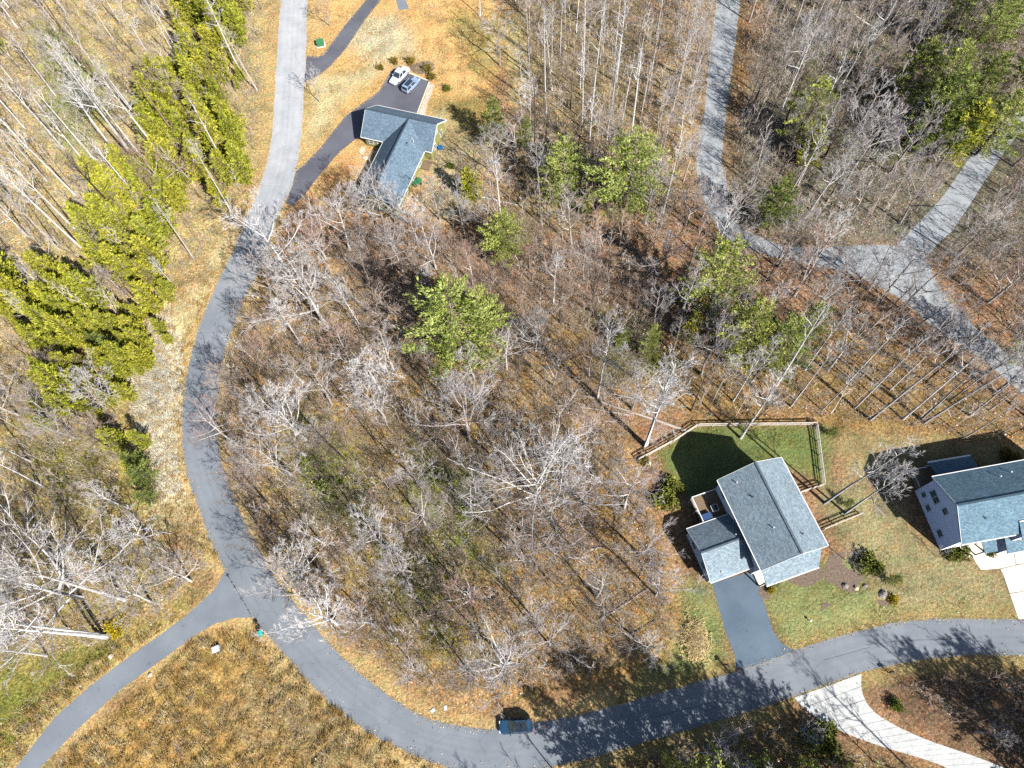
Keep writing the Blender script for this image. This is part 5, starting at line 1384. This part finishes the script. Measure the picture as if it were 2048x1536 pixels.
# straw pile by the lawn
g = G(1392, 1280); m = MB(); n, k = 14, 5
for i in range(k):
    for j in range(n):
        a = 2 * math.pi * j / n; q = 2.0 * (1 - (i / (k - 1)) ** 1.5) * R.uniform(.8, 1.2); m.v.append((q * math.cos(a) * .8, q * math.sin(a) * 1.2, -.05 + .5 * i / (k - 1) * R.uniform(.8, 1.1)))
for i in range(k - 1):
    for j in range(n): m.f.append((i * n + j, i * n + (j + 1) % n, (i + 1) * n + (j + 1) % n, (i + 1) * n + j))
o = thing('straw_pile', (g.x, g.y, 0), 0, 'low pile of pale straw on the lawn left of the driveway', 'straw pile'); m.build('heap', 'mulch', o)
rs = np.random.RandomState(3); PP = rs.normal(0, 1.0, (900, 2)) * [.8, 1.2]
sb = scatter_blades('straw', PP, 4, .8, .5, .06, 'grass_dry', None, 2.0, np.full(900, .6)); sb.parent = o; sb['kind'] = 'stuff'


def prop(name, c, rz, label, cat): g = G(*c); return thing(name, (g.x, g.y, 0), rz, label, cat)


o = prop('utility_box', (642, 90), .1, 'green utility cabinet beside the upper road', 'utility box')
MB().box(-1.0, 1.0, -.9, .9, -.02, .08).build('pad', 'concrete_cream', o); MB().box(-.75, .75, -.6, .6, .08, 1.0).build('cabinet', 'plastic_green', o)
MB().slab([(-.8, -.66, 1.04), (.8, -.66, 1.04), (.8, .66, 1.14), (-.8, .66, 1.14)], .06).build('lid', 'plastic_green', o)
o = prop('utility_box', (435, 1299), .3, 'pale grey utility box in the field below the side road', 'utility box')
MB().box(-.6, .6, -.5, .5, -.02, .06).build('pad', 'concrete_grey', o); MB().box(-.5, .5, -.4, .4, .06, .7).build('cabinet', 'metal_white', o); MB().box(-.54, .54, -.44, .44, .7, .76).build('lid', 'metal_white', o)
o = prop('wheelie_bin', (525, 1268), .4, 'teal wheeled bin at the road junction', 'bin')
m = MB(); m.add([(-.25, -.28, .05), (.25, -.28, .05), (.25, .28, .05), (-.25, .28, .05), (-.33, -.38, 1.0), (.33, -.38, 1.0), (.33, .38, 1.0), (-.33, .38, 1.0)], [(3, 2, 1, 0), (4, 5, 6, 7), (0, 1, 5, 4), (1, 2, 6, 5), (2, 3, 7, 6), (3, 0, 4, 7)]); m.build('bin_body', 'plastic_teal', o)
MB().slab([(-.37, -.42, 1.06), (.37, -.42, 1.06), (.37, .42, 1.1), (-.37, .42, 1.1)], .07).build('lid', 'plastic_teal', o)
for s in (-1, 1): MB().tube([(s * .26 - .04, .3, .12), (s * .26 + .04, .3, .12)], [.12, .12], 10).build('wheel', 'tyre', o)
o = prop('newspaper_box', (520, 1254), .4, 'small dark box on a post beside the teal bin', 'box')
MB().box(-.05, .05, -.05, .05, -.1, .9).build('post', 'wood_deck', o); MB().box(-.24, .24, -.14, .14, .9, 1.25).build('box', 'black_matte', o)


def mailbox(c, rz, label):
    o = prop('mailbox', c, rz, label, 'mailbox')
    MB().box(-.06, .06, -.06, .06, -.2, 1.05).build('post', 'wood_fence', o); m = MB()
    m.tube([(-.3, 0, 1.2), (.3, 0, 1.2)], [.16, .16], 10); m.box(-.3, .3, -.158, .158, 1.05, 1.2); m.build('box', 'black_matte', o)
    MB().box(.05, .2, .165, .185, 1.2, 1.4).build('flag', 'lamp_red', o); MB().box(-.28, .28, -.1, .1, .98, 1.05).build('shelf', 'wood_fence', o)
    return o


mailbox((1448, 1331), .2, 'mailbox beside the driveway mouth of the middle house'); mailbox((1776, 1345), .1, 'mailbox on the lower verge opposite the lawn')
for k, (c, lb) in enumerate((((866, 1421), 'left of two white utility lids on the inner verge'), ((891, 1416), 'right of two white utility lids on the inner verge'))):
    o = prop('service_hatch', c, .6 + k, lb, 'utility lid'); MB().box(-.34, .34, -.24, .24, -.02, .12).build('collar', 'concrete_old', o); MB().box(-.26, .26, -.17, .17, .12, .15).build('lid', 'metal_white', o)
o = prop('ball', (1619, 1242), 0, 'small white marker stake in the lawn right of the driveway', 'marker'); o.name = 'marker_stake'
MB().lathe((0, 0, 0), [(.05, -.1), (.05, .5), (.16, .5), (.2, .58), (.12, .68)], 10).build('stake', 'metal_white', o)
o = prop('garden_cart', (835, 368), .5, 'green covered cart beside the upper house wing', 'cart')
m = MB(); m.add([(-.8, -.45, .35), (.8, -.45, .35), (.8, .45, .35), (-.8, .45, .35), (-1, -.6, .85), (1, -.6, .85), (1, .6, .85), (-1, .6, .85)], [(3, 2, 1, 0), (4, 5, 6, 7), (0, 1, 5, 4), (1, 2, 6, 5), (2, 3, 7, 6), (3, 0, 4, 7)]); m.build('tub', 'plastic_green', o)
for sx in (-.6, .6):
    for sy in (-.55, .55): MB().tube([(sx, sy - .05, .2), (sx, sy + .05, .2)], [.2, .2], 10).build('wheel', 'tyre', o)
MB().bar((-1, 0, .6), (-1.7, 0, .9), .06, .06).build('handle', 'black_matte', o)
o = prop('storage_tub', (881, 298), .3, 'bright blue tub at the gable end of the upper house', 'tub')
m = MB(); m.add([(-.35, -.28, 0), (.35, -.28, 0), (.35, .28, 0), (-.35, .28, 0), (-.45, -.36, .6), (.45, -.36, .6), (.45, .36, .6), (-.45, .36, .6)], [(3, 2, 1, 0), (4, 5, 6, 7), (0, 1, 5, 4), (1, 2, 6, 5), (2, 3, 7, 6), (3, 0, 4, 7)]); m.build('tub', 'plastic_blue', o)
MB().box(-.5, .5, -.4, .4, .6, .66).build('lid', 'plastic_blue', o)
# things on and by the deck of the middle house
def on_b(x, y, z=0): a = math.radians(-76.6); return (29.35 + x * math.cos(a) - y * math.sin(a), 27.61 + x * math.sin(a) + y * math.cos(a), z)
o = thing('deck_table', on_b(3.2, -1.2, 2.54), math.radians(-76.6), 'square white framed table on the shaded deck', 'table')
m = MB(); m.bar((-.5, -.5, .72), (.5, -.5, .72), .08, .06); m.bar((-.5, .5, .72), (.5, .5, .72), .08, .06); m.bar((-.5, -.42, .72), (-.5, .42, .72), .08, .06); m.bar((.5, -.42, .72), (.5, .42, .72), .08, .06); m.build('frame', 'metal_white', o)
MB().box(-.45, .45, -.45, .45, .69, .71).build('tabletop', 'glass_dark', o)
for sx in (-.46, .46):
    for sy in (-.46, .46): MB().box(sx - .03, sx + .03, sy - .03, sy + .03, 0, .69).build('leg', 'metal_white', o)
plain('vinyl_blue', C(26, 66, 112), .6)
o = thing('deck_box', on_b(4.0, -2.9, 2.54), math.radians(-76.6), 'blue cushion box at the corner of the shaded deck', 'box')
MB().box(-.45, .45, -.8, .8, 0, .6).build('box_body', 'vinyl_blue', o); MB().box(-.48, .48, -.83, .83, .6, .66).build('lid', 'vinyl_blue', o)
# utility pole beyond the lower right corner, its shadow crosses the verge
g = G(2095, 1610); o = thing('utility_pole', (g.x, g.y, 0), 0, 'wooden utility pole beyond the lower right corner', 'utility pole')
MB().tube([(0, 0, -.5), (0, 0, 11)], [.17, .11], 9).build('pole', 'bark_brown', o); MB().bar((-1.1, 0, 10.2), (1.1, 0, 10.2), .1, .14).build('crossarm', 'wood_deck', o)
for sx in (-.9, 0.3, .9): MB().lathe((sx, 0, 10.27), [(.05, 0), (.07, .1), (.04, .2)], 8).build('insulator', 'stone_grey', o)


# ------------------------------------------------------------------ labels that tell members of a group apart
ORD = 'first second third fourth fifth sixth seventh eighth ninth tenth eleventh twelfth thirteenth fourteenth fifteenth sixteenth seventeenth eighteenth nineteenth twentieth'.split()
same = {}
for o in COL.objects:
    if o.parent is None and 'category' in o and 'label' in o: same.setdefault(o['label'], []).append(o)
for lb, os_ in same.items():
    if len(os_) < 2: continue
    os_.sort(key=lambda o: PX([(o.location.x, o.location.y)])[0][0])
    if len(os_) <= 20:
        for k, o in enumerate(os_): o['label'] = lb + ', ' + ('leftmost' if k == 0 else 'rightmost' if k == len(os_) - 1 else ORD[k] + ' from left')
        continue
    py = {o.name: PX([(o.location.x, o.location.y)])[0][1] for o in os_}
    for k in range(4):
        os_[k]['label'] = lb + ', ' + ('leftmost' if k == 0 else ORD[k] + ' from left')
        os_[-1 - k]['label'] = lb + ', ' + ('rightmost' if k == 0 else ORD[k] + ' from right')
    mid = sorted(os_[4:-4], key=lambda o: py[o.name])
    for k in range(min(3, len(mid) // 3)):
        mid[k]['label'] = lb + ', ' + ('topmost' if k == 0 else ORD[k] + ' from top')
        mid[-1 - k]['label'] = lb + ', ' + ('lowest' if k == 0 else ORD[k] + ' from bottom')

print('triangles', sum(sum(len(p.vertices) - 2 for p in m.polygons) if len(m.polygons) < 50000 else len(m.polygons) for m in bpy.data.meshes), 'bare', sum(1 for o in COL.objects if o.name.startswith(('bare_tree', 'small_bare'))))
